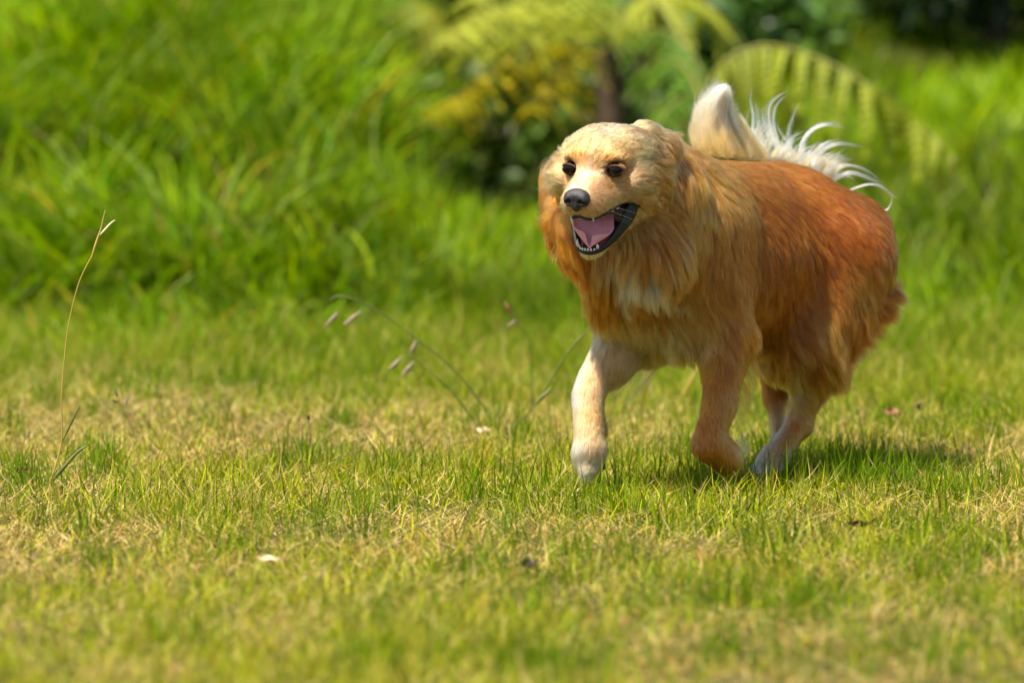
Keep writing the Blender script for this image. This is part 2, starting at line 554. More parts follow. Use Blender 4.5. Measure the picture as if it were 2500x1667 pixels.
# trunk
cone(P(1655, 530, 9.84), P(1880, 546, 10.10), .098, .104, (0.66, .42, -.30), .042, .16, C_GOLD, .55, .05)
cone(P(1615, 680, 9.82), P(1770, 685, 9.96), .092, .096, (0.55, .25, -.70), .050, .24, C_GOLD, .6, .05)
cone(P(1800, 625, 9.98), P(1960, 640, 10.10), .112, .100, (0.50, .30, -.72), .044, .14, C_RUST, .6, .05)
cone(P(1960, 575, 10.12), P(2060, 590, 10.20), .106, .088, (0.62, .35, -.60), .036, .12, C_RUST, .5, .05)
cone(P(1850, 730, 10.02), P(1930, 740, 10.06), .070, .060, (0.4, .1, -.85), .050, .22, C_GOLD, .6, .05)
# neck, ruff and chest
cone(P(1545, 455, 9.72), P(1660, 540, 9.86), .080, .098, (0.70, .20, -.50), .060, .32, C_TAN, .6, .05)
cone(P(1450, 540, 9.72), P(1535, 640, 9.76), .062, .078, (0.25, -.10, -1.0), .062, .42, C_GOLD, .7, .05)
cone(P(1400, 490, 9.76), P(1418, 560, 9.74), .042, .046, (-0.30, -.10, -.95), .056, .50, C_GOLD, .7, .04)
cone(P(1625, 470, 9.72), P(1600, 590, 9.70), .050, .060, (0.45, -.20, -.85), .065, .42, C_GOLD, .7, .05)
cone(P(1550, 690, 9.79), P(1610, 760, 9.82), .068, .056, (0.35, -.05, -1.0), .050, .32, C_TAN, .7, .04)
# near (left) shoulder and foreleg
cone(P(1690, 580, 9.80), P(1752, 790, 9.80), .076, .056, (0.55, .15, -.80), .050, .24, C_GOLD, .6, .06)
cone(P(1775, 830, 9.79), P(1757, 985, 9.74), .040, .026, (0.02, .10, -1.0), .020, .32, C_GOLD, .3, .025, 1.3, 'leg')
cone(P(1757, 985, 9.74), P(1728, 1083, 9.72), .026, .0255, (0.0, .10, -1.0), .016, .34, C_GOLD, .3, .015, 1.5, 'leg')
cone(P(1734, 1086, 9.72), P(1778, 1118, 9.735), .0235, .0230, (0.65, .3, -.9), .014, .25, C_GOLD, .3, .015, 1.5, 'leg')
cone(P(1768, 1108, 9.735), P(1786, 1150, 9.755), .0260, .0130, (0.3, .3, -1.0), .014, .25, C_TAN, .3, .012, 1.5, 'leg')
for dx, yy in ((-12, 9.735), (2, 9.725), (16, 9.74)):
    cone(P(1782 + dx, 1128, yy), P(1788 + dx * .9, 1160 - abs(dx - 2) * .35, yy + .012), .0125, .0085, (0.3, .3, -1.0), .012, .25, C_TAN, .3, .006, 1.5, 'leg')
# far (right) foreleg, reaching forward
cone(P(1545, 745, 9.84), P(1590, 820, 9.86), .056, .044, (-0.20, -.1, -1.0), .035, .25, C_CREAM, .5, .04)
chain = [(1585, 815, 9.86, .0370), (1515, 868, 9.83, .0320), (1450, 926, 9.80, .0275), (1437, 962, 9.78, .0272), (1436, 1005, 9.765, .0258), (1438, 1065, 9.745, .0250), (1440, 1095, 9.74, .0290), (1438, 1126, 9.745, .0245)]
for i, ((x0, y0, d0, r0), (x1, y1, d1, r1)) in enumerate(zip(chain[:-1], chain[1:])):
    cone(P(x0, y0, d0), P(x1, y1, d1), r0, r1, ((-0.45, -.1, -1.0) if i < 2 else (-0.05, -.15, -1.0)), .016, .36, C_CREAM, .3, .001, 1.5, 'leg')
for dx, dy, yy in ((-24, 1128, 9.735), (-9, 1162, 9.720), (8, 1158, 9.722), (24, 1124, 9.74)):
    cone(P(1438 + dx * .8, 1105, 9.735), P(1436 + dx * .72, dy - 6, yy), .0150, .0100, (0.0, -.2, -1.0), .021, .34, C_PALE, .3, .007, 1.6, 'leg')
cone(P(1527, 745, 9.83), P(1492, 880, 9.815), .040, .033, (-0.25, -.1, -1.0), .022, .34, C_CREAM, .4, .03)
cone(P(1460, 1035, 9.775), P(1466, 1050, 9.78), .014, .012, (0.5, .1, -1.0), .022, .5, C_TAN, .5, .012, 1.5, 'leg')
# near (left) hind leg
cone(P(2056, 640, 10.10), P(1975, 830, 10.02), .092, .052, (0.92, .15, -.45), .050, .30, C_RUST, .65, .05)
cone(P(1985, 840, 10.02), P(1962, 985, 10.05), .044, .0205, (0.95, .1, -.6), .028, .25, C_TAN, .5, .03, 1.2)
cone(P(1960, 985, 10.05), P(1953, 1035, 10.05), .0195, .0215, (0.1, 0, -1.0), .010, .2, C_TAN, .3, .015, 1.4, 'leg')
cone(P(1951, 1035, 10.05), P(1895, 1112, 10.00), .0215, .0200, (-0.4, -.2, -1.0), .012, .28, C_TAN, .3, .015, 1.6, 'leg')
cone(P(1890, 835, 10.10), P(1905, 875, 10.08), .045, .034, (0.3, -.1, -1.0), .030, .35, C_TAN, .6, .05)
cone(P(1892, 1118, 10.00), P(1872, 1140, 9.98), .0245, .022, (-0.5, -.2, -.8), .012, .28, C_CREAM, .3, .012, 1.6, 'leg')
for dx, dy, yy in ((-24, 1160, 9.985), (-8, 1164, 9.955), (9, 1166, 9.945), (26, 1160, 9.955)):
    cone(P(1878 + dx * .7, 1140, 9.98), P(1862 + dx * 1.0, dy - 6, yy), .0135, .0110, (-0.4, -.4, -.6), .012, .28, C_CREAM, .3, .006, 1.6, 'leg')
# far (right) hind leg
cone(P(1975, 740, 10.22), P(1915, 900, 10.20), .06, .034, (0.4, 0, -1.0), .030, .25, C_GOLD, .5, .04)
cone(P(1907, 905, 10.20), P(1893, 965, 10.20), .030, .021, (0.2, 0, -1.0), .022, .25, C_GOLD, .4, .02)
cone(P(1893, 965, 10.20), P(1903, 1085, 10.17), .016, .0125, (0.1, -.1, -1.0), .012, .28, C_CREAM, .3, .012, 1.5, 'leg')
cone(P(1903, 1085, 10.17), P(1880, 1128, 10.14), .0155, .017, (-.2, -.2, -1.0), .012, .28, C_CREAM, .3, .012, 1.5, 'leg')
# tail
TAIL = [(2065, 520, 10.27, .026), (1985, 470, 10.30, .022), (1885, 425, 10.28, .020), (1800, 372, 10.22, .019), (1745, 325, 10.16, .015), (1740, 285, 10.14, .009), (1750, 250, 10.13, .004)]
for (x0, y0, d0, r0), (x1, y1, d1, r1) in zip(TAIL[:-1], TAIL[1:]):
    cone(P(x0, y0, d0), P(x1, y1, d1), r0, r1, 'tail', .030 if y0 > 290 else .012, .45, C_CREAM, .4, .02, 1.0, 'tail')

# head
hell((0, -.012, .008), (.077, .086, .060), 'head', .025, .85, C_CREAM, .75)
for s in (-1, 1):
    hell((s * .031, -.012, .012), (.045, .066, .049), 'head', .028, .85, C_CREAM, .75)
    hell((s * .064, .024, -.012), (.024, .030, .022), 'head', .014, .40, C_CREAM, .4, .02)
hell((0, .040, .016), (.046, .038, .038), 'head', .016, .60, C_CREAM, .65)
for s in (-1, 1):
    hell((s * .046, .002, -.028), (.039, .050, .043), 'head', .032, .70, C_CREAM, .75)
    hell((s * .046, -.045, -.022), (.036, .044, .054), 'head', .046, .55, C_GOLD, .7)
    hell((s * .035, .056, .031), (.019, .016, .011), 'head', .010, .35, C_TAN, .4, .018)
hcone((0, .042, -.012), (0, .118, -.029), .034, .024, 1.22, 'head', .0100, .38, C_CREAM, .45)
for s in (-1, 1):
    hcone((s * .032, .050, -.032), (s * .0195, .115, -.0445), .021, .0190, 1.0, 'head', .0100, .38, C_CREAM, .45, .014)
hcone((0, -.01, -.072), (0, .084, -.128), .030, .0105, 1.65, 'head', .016, .30, C_CREAM, .4, .014)
# folded-back ears
for s, (e0, e1, e2) in ((1, ((1572, 336, 9.665), (1616, 366, 9.68), (1622, 455, 9.675))), (-1, ((1376, 398, 9.745), (1350, 428, 9.75), (1342, 482, 9.745)))):
    cone(P(*e0), P(*e1), .027 if s > 0 else .018, .028 if s > 0 else .015, (0.75 * s, .2, -.35), (.028 if s > 0 else .020), .60, C_CREAM if s > 0 else C_TAN, .6, .012, 1.5, 'ear')
    cone(P(*e1), P(*e2), .027 if s > 0 else .014, .016 if s > 0 else .010, (0.50 * s, .2, -.80), .040, .50, C_GOLD, .7, .010, 1.5, 'ear')


def prim_d(p, X):
    if p['t'] == 'c':
        a, b, ra, rb = p['a'], p['b'], p['ra'], p['rb']
        ab = b - a
        t = np.clip(((X - a) @ ab) / (ab @ ab), 0, 1)
        return np.linalg.norm(X - a - t[..., None] * ab, axis=-1) - (ra + (rb - ra) * t)
    L = (X - HC) @ HM
    if p['t'] == 'e':
        q = (L - p['c']) / p['r']
        n = np.linalg.norm(q, axis=-1)
        g = np.linalg.norm(q / p['r'], axis=-1)
        return n * (n - 1) / np.maximum(g, 1e-6)
    L = L.copy(); a = p['a'].copy(); b = p['b'].copy()
    a[0] /= p['sx']; b[0] /= p['sx']; L[..., 0] /= p['sx']
    ab = b - a
    t = np.clip(((L - a) @ ab) / (ab @ ab), 0, 1)
    return np.linalg.norm(L - a - t[..., None] * ab, axis=-1) - (p['ra'] + (p['rb'] - p['ra']) * t)


def prim_box(p):
    if p['t'] == 'c':
        lo = np.minimum(p['a'] - p['ra'], p['b'] - p['rb']); hi = np.maximum(p['a'] + p['ra'], p['b'] + p['rb'])
    elif p['t'] == 'e':
        c = HC + HM @ p['c']; e = np.abs(HM) @ p['r']; lo, hi = c - e, c + e
    else:
        r = max(p['ra'], p['rb']) * p['sx']
        A, B = HC + HM @ p['a'], HC + HM @ p['b']
        lo, hi = np.minimum(A, B) - r, np.maximum(A, B) + r
    return lo - .07, hi + .07


def wedge(L):
    """the open mouth: signed distance in head space, negative inside"""
    y, z = L[..., 1], L[..., 2]
    def line(p0, p1):
        d = np.array((p1[0] - p0[0], p1[1] - p0[1])); d /= np.linalg.norm(d)
        return (y - p0[0]) * -d[1] + (z - p0[1]) * d[0]
    up = line((.020, -.043), (.135, -.0655))
    lo = -line((.020, -.043), (.098, -.1185))
    d1 = np.maximum(np.maximum(up, lo), np.abs(L[..., 0]) - .064)
    q = (L - np.array((0, .034, -.071))) / np.array((.031, .052, .021))
    n = np.linalg.norm(q, axis=-1)
    return np.minimum(d1, (n - 1) * .021)


def body_dist(X):
    """exact field at scattered points, used for weights"""
    return np.stack([prim_d(p, X) for p in PR], -1)


VS = 0.0042
LO = np.array((-0.02 + P(1290, 800, 9.5)[0], 9.42, -0.02))
HI = np.array((P(2240, 800, 10.3)[0], 10.46, 0.80))
NG = np.ceil((HI - LO) / VS).astype(int)
GX = [LO[i] + VS * np.arange(NG[i]) for i in range(3)]
D = np.full(NG, 0.2, np.float32)
for p in PR:
    lo, hi = prim_box(p)
    i0 = np.clip(((lo - LO) / VS).astype(int), 0, NG); i1 = np.clip(((hi - LO) / VS).astype(int) + 2, 0, NG)
    X = np.stack(np.meshgrid(*[GX[k][i0[k]:i1[k]] for k in range(3)], indexing='ij'), -1)
    d = prim_d(p, X).astype(np.float32)
    S = D[i0[0]:i1[0], i0[1]:i1[1], i0[2]:i1[2]]
    k = p['k']
    h = np.maximum(k - np.abs(S - d), 0) / k
    D[i0[0]:i1[0], i0[1]:i1[1], i0[2]:i1[2]] = np.minimum(S, d) - h * h * k * 0.25
# carve mouth and eye sockets
lo, hi = HC - .19, HC + .19
i0 = np.clip(((lo - LO) / VS).astype(int), 0, NG); i1 = np.clip(((hi - LO) / VS).astype(int), 0, NG)
X = np.stack(np.meshgrid(*[GX[k][i0[k]:i1[k]] for k in range(3)], indexing='ij'), -1)
L = (X - HC) @ HM
S = D[i0[0]:i1[0], i0[1]:i1[1], i0[2]:i1[2]]


def smax(a, b, k):
    h = np.maximum(k - np.abs(a - b), 0) / k
    return np.maximum(a, b) + h * h * k * 0.25


S = smax(S, -wedge(L), .008)
for e in EYES:
    S = smax(S, -(np.linalg.norm(L - np.array(e) - np.array((0, .004, 0)), axis=-1) - .0132), .012)
D[i0[0]:i1[0], i0[1]:i1[1], i0[2]:i1[2]] = S
# soften the joints of trunk and legs (the head keeps its detail)
DB = D
for _ in range(3):
    for ax in range(3):
        DB = (np.roll(DB, 1, ax) + 2 * DB + np.roll(DB, -1, ax)) * np.float32(.25)
hx_, hy_, hz_ = np.meshgrid(*GX, indexing='ij', sparse=True)
hm = sm(.10, .15, np.sqrt((hx_ - HC[0]) ** 2 + (hy_ - HC[1]) ** 2 + (hz_ - HC[2]) ** 2)).astype(np.float32)
D = D * (1 - hm) + DB * hm


def surface_nets(D):
    s = D < 0
    c = np.zeros(tuple(np.array(D.shape) - 1), np.int8)
    for a in (0, 1):
        for b in (0, 1):
            for e in (0, 1):
                c += s[a:a + c.shape[0], b:b + c.shape[1], e:e + c.shape[2]]
    act = (c > 0) & (c < 8)
    idx = np.full(act.shape, -1, np.int64)
    ijk = np.argwhere(act)
    idx[act] = np.arange(len(ijk))
    acc = np.zeros((len(ijk), 3)); cnt = np.zeros(len(ijk))
    cor = np.array([(a, b, e) for a in (0, 1) for b in (0, 1) for e in (0, 1)])
    val = {tuple(o): D[ijk[:, 0] + o[0], ijk[:, 1] + o[1], ijk[:, 2] + o[2]] for o in cor}
    for o in cor:
        for ax in range(3):
            if o[ax] == 0:
                o2 = o.copy(); o2[ax] = 1
                v0, v1 = val[tuple(o)], val[tuple(o2)]
                m = (v0 < 0) != (v1 < 0)
                t = np.where(m, v0 / np.where(m, v0 - v1, 1), 0)
                pt = np.tile(o.astype(float), (len(ijk), 1)); pt[:, ax] = t
                acc += pt * m[:, None]; cnt += m
    V = LO + VS * (ijk + acc / cnt[:, None])
    Q = []
    for ax in range(3):
        u, w = [(1, 2), (2, 0), (0, 1)][ax]
        s0 = np.take(s, range(0, s.shape[ax] - 1), ax); s1 = np.take(s, range(1, s.shape[ax]), ax)
        for flip in (0, 1):
            e = np.argwhere((s0 & ~s1) if not flip else (~s0 & s1))
            ok = (e[:, u] > 0) & (e[:, w] > 0) & (e[:, u] < idx.shape[u]) & (e[:, w] < idx.shape[w])
            e = e[ok]
            def at(du, dw):
                q = e.copy(); q[:, u] += du; q[:, w] += dw
                return idx[q[:, 0], q[:, 1], q[:, 2]]
            q = np.stack([at(-1, -1), at(0, -1), at(0, 0), at(-1, 0)], -1)
            if flip: q = q[:, ::-1]
            Q.append(q)
    return V, np.vstack(Q)


BV, BQ = surface_nets(D)
G = np.stack(np.gradient(D, VS), -1).astype(np.float32)


def sample(X):
    """distance and gradient of the body at points"""
    f = (X - LO) / VS
    f = np.clip(f, 0, np.array(D.shape) - 1.001)
    i = f.astype(int); f = f - i
    d = 0; g = 0
    for a in (0, 1):
        for b in (0, 1):
            for c in (0, 1):
                w = (f[..., 0] if a else 1 - f[..., 0]) * (f[..., 1] if b else 1 - f[..., 1]) * (f[..., 2] if c else 1 - f[..., 2])
                d = d + w * D[i[..., 0] + a, i[..., 1] + b, i[..., 2] + c]
                g = g + w[..., None] * G[i[..., 0] + a, i[..., 1] + b, i[..., 2] + c]
    return d, unit(g)


# ---- coat parameters on every vertex
nV = len(BV)
_, BN = sample(BV)
W = body_dist(BV)
W = np.exp(-(W - W.min(-1, keepdims=True)) / .010)
W /= W.sum(-1, keepdims=True)
HLOC = (BV - HC) @ HM
MUZ = H(0, .150, -.030)
flow = np.zeros((nV, 3))
tv = np.array([P(x, y, d) for x, y, d, r in TAIL])
seg = np.argmin(((BV[:, None] - tv[None]) ** 2).sum(-1), 1)
tdir = unit(np.gradient(tv, axis=0))[seg]
headflow = unit(BV - MUZ)
for i, p in enumerate(PR):
    if isinstance(p['flow'], str):
        fl = headflow if p['flow'] == 'head' else unit(tdir + np.array((.25, .1, .25)))
    else:
        fl = unit(np.array(p['flow']))[None]
    flow += W[:, i:i + 1] * fl
LEN = W @ np.array([p['ln'] for p in PR])
LIFT = W @ np.array([p['lift'] for p in PR])
CLU = W @ np.array([p['clump'] for p in PR])
DEN = W @ np.array([p['dens'] for p in PR])
CC = W @ np.array([p['col'] for p in PR])
WH = W @ np.array([1.0 if p['tag'] == 'head' else 0.0 for p in PR])
WT = W @ np.array([1.0 if p['tag'] == 'tail' else 0.0 for p in PR])
WL = W @ np.array([1.0 if p['tag'] == 'leg' else 0.0 for p in PR])
# where the vertex would be seen in the photograph (only used to look up the markings and painted shading measured there)
uu = BV - np.array((0, 0, CAM_H))
dep = uu[:, 1] * CT - uu[:, 2] * ST
PX = 1250 + FPX * uu[:, 0] / dep
PY = 833.5 - FPX * (uu[:, 1] * ST + uu[:, 2] * CT) / dep
front = BN[:, 1] < 0.5


def blot(cx, cy, rx, ry, ang=0.0, soft=1.0):
    c, s = math.cos(R(ang)), math.sin(R(ang))
    x, y = PX - cx, PY - cy
    q = ((x * c + y * s) / rx) ** 2 + ((-x * s + y * c) / ry) ** 2
    return np.exp(-q * 1.2 / soft)[:, None]


def paint(c, w):
    global CC
    CC = CC * (1 - w) + np.array(c) * w


nb = noise(BV[:, 0] * 22, BV[:, 1] * 22, BV[:, 2] * 22)[:, None]
nl = 1 - WH[:, None] - WL[:, None]
# body markings, with the flank's shading mixed into the colour
paint(C_TAN, .55 * blot(1640, 500, 120, 130) * nl)
paint(C_GOLD, .6 * blot(1760, 430, 150, 45, 5) * nl)
paint(C_RUST, .65 * blot(1960, 520, 170, 90, 20) * nl)
paint((.25, .052, .004), .7 * blot(1860, 600, 110, 170, 0) * nl)  # shade on the flank, painted as a deeper rust
paint((.26, .055, .004), .5 * blot(2060, 560, 70, 80, 30) * nl)
paint(C_TAN, .65 * blot(2090, 690, 75, 75, -20) * nl)
paint((.36, .13, .03), .7 * blot(2170, 640, 35, 120, 0) * nl)
paint(C_TAN, .6 * blot(2010, 820, 60, 90) * nl)
paint(C_GOLD, .5 * blot(2090, 850, 70, 90) * nl)
paint(C_TAN, .6 * blot(1700, 760, 60, 120, 0) * nl)
paint(C_CREAM, .85 * blot(1575, 800, 110, 48, 5) * nl)
paint(C_TAN, .65 * blot(1725, 440, 80, 70) * nl)
paint(C_GOLD, .7 * blot(1350, 560, 60, 80) * nl)
paint((.50, .21, .06), .6 * blot(1640, 480, 45, 90) * nl)
paint((.52, .20, .05), .5 * blot(1620, 620, 70, 90) * nl)
paint(C_WHITE, .9 * blot(1552, 650, 66, 20, 28) * nl)
paint(C_WHITE, .8 * blot(1610, 688, 50, 12, 33) * nl)
paint(C_WHITE, .8 * blot(1517, 685, 14, 34, 0) * nl)
paint(C_CREAM, .6 * blot(1490, 625, 40, 24, 0) * nl)
paint(C_CREAM, .5 * blot(1660, 820, 70, 40, 0) * nl)
# legs
paint(C_PALE, .7 * blot(1425, 900, 26, 80, 30) * WL[:, None])  # sunlit left edge of the reaching foreleg, painted pale here and at the wrist
paint(C_WHITE, .7 * blot(1400, 960, 16, 36) * WL[:, None])
paint((.42, .13, .022), .85 * blot(1512, 884, 75, 24, -32) * WL[:, None])
paint(C_TAN, .35 * blot(1450, 1003, 50, 18) * WL[:, None])
paint(C_TAN, .65 * blot(1462, 1020, 26, 80) * WL[:, None])
paint(C_WHITE, .35 * blot(1415, 1090, 24, 24) * WL[:, None])
paint(C_PALE, .6 * blot(1905, 1060, 14, 60, 30) * WL[:, None])  # bright left edge of the hind shank, light put into the coat colour
paint(C_WHITE, .6 * blot(1862, 1140, 35, 28) * WL[:, None])
paint(C_RUST, .95 * blot(1888, 930, 60, 75) * (BV[:, 1:2] > 10.12))
paint(C_CREAM, .7 * blot(1945, 920, 14, 70, 0) * (BV[:, 1:2] < 10.12))
paint((.34, .11, .022), .6 * blot(1715, 1080, 35, 40) * WL[:, None])
paint((.50, .19, .045), .6 * blot(1775, 1000, 40, 90) * WL[:, None])  # this leg stands in the body's shadow: shade painted as darker tan
paint(C_CREAM, .6 * blot(1812, 1105, 20, 40) * WL[:, None])
paint((.30, .12, .03), .5 * blot(1770, 1140, 30, 20) * WL[:, None])
# face
hw = WH[:, None]
hx, hy, hz = HLOC.T


def hblot(c, r):
    q = ((HLOC - np.array(c)) / np.array(r))
    return np.exp(-(q ** 2).sum(-1) * 1.2)[:, None] * hw


paint(C_RUST, .5 * blot(1632, 352, 26, 22))
paint(C_RUST, .55 * blot(1650, 440, 32, 80, 10))
paint(C_GOLD, .7 * blot(1605, 520, 45, 70))
paint(C_RUST, .4 * blot(1590, 560, 40, 40))
for s in (-1, 1):
    paint((.60, .21, .035), .95 * hblot((s * .031, .068, .031), (.022, .03, .015)))
    paint((.70, .38, .13), .5 * hblot((s * .022, .06, .050), (.02, .04, .03)))
    paint((.62, .24, .05), .75 * hblot((s * .045, .066, -.012), (.020, .03, .010)))
    paint(C_CREAM, .6 * hblot((s * .055, .04, -.03), (.03, .03, .02)))
    paint(C_GOLD, .75 * hblot((s * .092, -.01, -.01), (.018, .06, .07)))
paint(C_WHITE, .6 * hblot((0, .03, .082), (.012, .05, .020)))
paint(C_PALE, .8 * hblot((-.002, .080, .008), (.009, .05, .024)))
paint(C_PALE, .8 * hblot((0, .105, -.010), (.018, .05, .022)))
for s, e in zip((1, -1), EYES):
    paint((.10, .030, .008), .85 * hblot((e[0] - s * .0145, e[1] + .008, e[2] - .004), (.0075, .02, .0045)))
    paint((.12, .035, .008), .85 * hblot((e[0] + s * .0150, e[1] - .002, e[2] + .001), (.0070, .02, .0035)))
    paint((.34, .12, .026), .5 * hblot((e[0], e[1], e[2] + .012), (.015, .03, .0045)))
    paint((.40, .17, .05), .35 * hblot((e[0], e[1], e[2] - .012), (.013, .03, .0045)))
    paint(C_GOLD, .55 * hblot((s * .050, .045, -.034), (.030, .03, .006)))  # shade of the cheek fold painted as a darker line, no groove modelled
paint((.30, .22, .17), .8 * hblot((0, .135, -.068), (.022, .02, .011)))
for s in (-1, 1):
    paint((.66, .30, .10), .55 * hblot((s * .032, .085, -.030), (.014, .035, .014)))
    paint((.60, .26, .07), .5 * hblot((s * .055, .030, .030), (.020, .04, .02)))
CC = CC * (0.88 + 0.24 * nb)

# bare places: mouth, eyes, under the nose leather
wd = wedge(HLOC)
HN = BN @ HM
floor_ = (HN[:, 2] > .1) & (hz < -.085) & (np.abs(hx) < .046) & (hy > .015) & (hy < .1)
roof_ = (HN[:, 2] < -.1) & (hz > -.085) & (wd < .006)
mouth = ((wd < .0035) | floor_ | roof_) & (WH > .2) & (np.linalg.norm(BV - HC, axis=1) < .2)
bare = np.where(mouth, 0.0, 1.0)
near_eye = np.min([np.linalg.norm(HLOC - np.array(e), axis=1) for e in EYES], 0)
bare *= sm(.0108, .0126, near_eye)
LEN *= 0.34 + 0.66 * sm(.014, .030, near_eye)
LIFT *= 0.4 + 0.6 * sm(.014, .030, near_eye)
nd = np.linalg.norm((HLOC - np.array((0, .141, -.032))) / np.array((.021, .016, .017)), axis=1)
bare *= (nd > 1.0)
MUZ_SHORT = sm(.04, .10, hy) * WH
LEN *= 1 - .25 * MUZ_SHORT
# local lengths measured from the photo
def addlen(v, w):
    global LEN
    LEN = LEN + v * w[:, 0]
addlen(.012, blot(2120, 780, 60, 120) * nl)
addlen(.030, blot(2040, 900, 60, 70) * nl)
addlen(.022, hblot((.088, -.030, -.010), (.022, .05, .06)))
addlen(.016, hblot((-.088, -.030, -.010), (.022, .05, .06)))
addlen(.028, blot(1765, 860, 60, 45))
addlen(.03, blot(2110, 700, 40, 60) * nl * 0)
addlen(.010, blot(1620, 600, 60, 80) * nl)
addlen(-.02, blot(1760, 380, 140, 40) * nl)
addlen(-.015, blot(2000, 440, 140, 50, 25) * nl)
LEN = np.maximum(LEN, .004)

SK = CC * 0.55
SK = np.where(((wd < .006) | floor_ | roof_)[:, None] & (WH > .2)[:, None] & (np.linalg.norm(BV - HC, axis=1) < .2)[:, None], np.array((.012, .009, .010)), SK)
SK = np.where((near_eye < .0150)[:, None], np.array((.02, .012, .009)), SK)

dog = empty('dog', tuple(P(1750, 1180, 9.9)[:2]) + (0,))
tag(dog, 'golden long-haired dog trotting across the lawn with open mouth and raised white-feathered tail', 'dog')
body = link('body', mesh_np('body', BV, quads=BQ, cols=SK), M['skin'], dog)


# ---------------------------------------------------------------- fur
def hair(name, pts, cols, rad, mat_, parent):
    """pts (n, m, 3), cols (n, 3), rad (n,) root radius; tapers to the tip"""
    n, m = pts.shape[:2]
    hc = bpy.data.hair_curves.new(name)
    hc.add_curves([m] * n)
    hc.points.foreach_set('position', pts.astype(np.float32).ravel())
    t = np.linspace(0, 1, m)
    rr = (rad[:, None] * (1 - t ** 2.2 * 0.9)[None]).astype(np.float32)
    a = hc.attributes.get('radius') or hc.attributes.new('radius', 'FLOAT', 'POINT')
    a.data.foreach_set('value', rr.ravel())
    a = hc.attributes.new('col', 'FLOAT_COLOR', 'CURVE')
    c = np.ones((n, 4), np.float32); c[:, :3] = np.clip(cols, 0.002, .93)
    a.data.foreach_set('color', c.ravel())
    return link(name, hc, mat_, parent)


def scatter(nh, wts):
    """random roots on the body, area x density weighted -> quad index + bilinear weights"""
    q = BQ
    e1 = BV[q[:, 2]] - BV[q[:, 0]]; e2 = BV[q[:, 3]] - BV[q[:, 1]]
    ar = np.linalg.norm(np.cross(e1, e2), axis=1) * wts[q].mean(1)
    ci = rng.choice(len(q), nh, p=ar / ar.sum())
    u, v = rng.random(nh), rng.random(nh)
    w = np.stack([(1 - u) * (1 - v), u * (1 - v), u * v, (1 - u) * v], -1)
    return q[ci], w


def lerp(A, q, w):
    if A.ndim == 1:
        return (A[q] * w).sum(1)
    return (A[q] * w[..., None]).sum(1)


def grow(root, nrm, fl, ln, lift, wob, grav, m, under=0.0):
    fl = fl - (fl * nrm).sum(-1, keepdims=True) * nrm
    fl = unit(fl)
    d = unit(fl + nrm * lift[:, None] * 1.4 + wob)
    pts = [root]
    x = root.copy()
    st = ln / (m - 1)
    for k in range(1, m):
        t = k / (m - 1)
        d = unit(d + grav[:, None] * np.array((0, 0, -1.0)) * .25 - nrm * (lift * .30)[:, None])
        x = x + d * st[:, None]
        dd, gg = sample(x)
        hmin = np.minimum(st * k * .16, .008) * (1 - under)
        push = np.maximum(hmin - dd, 0)
        x = x + gg * push[:, None]
        pts.append(x)
    return np.stack(pts, 1)


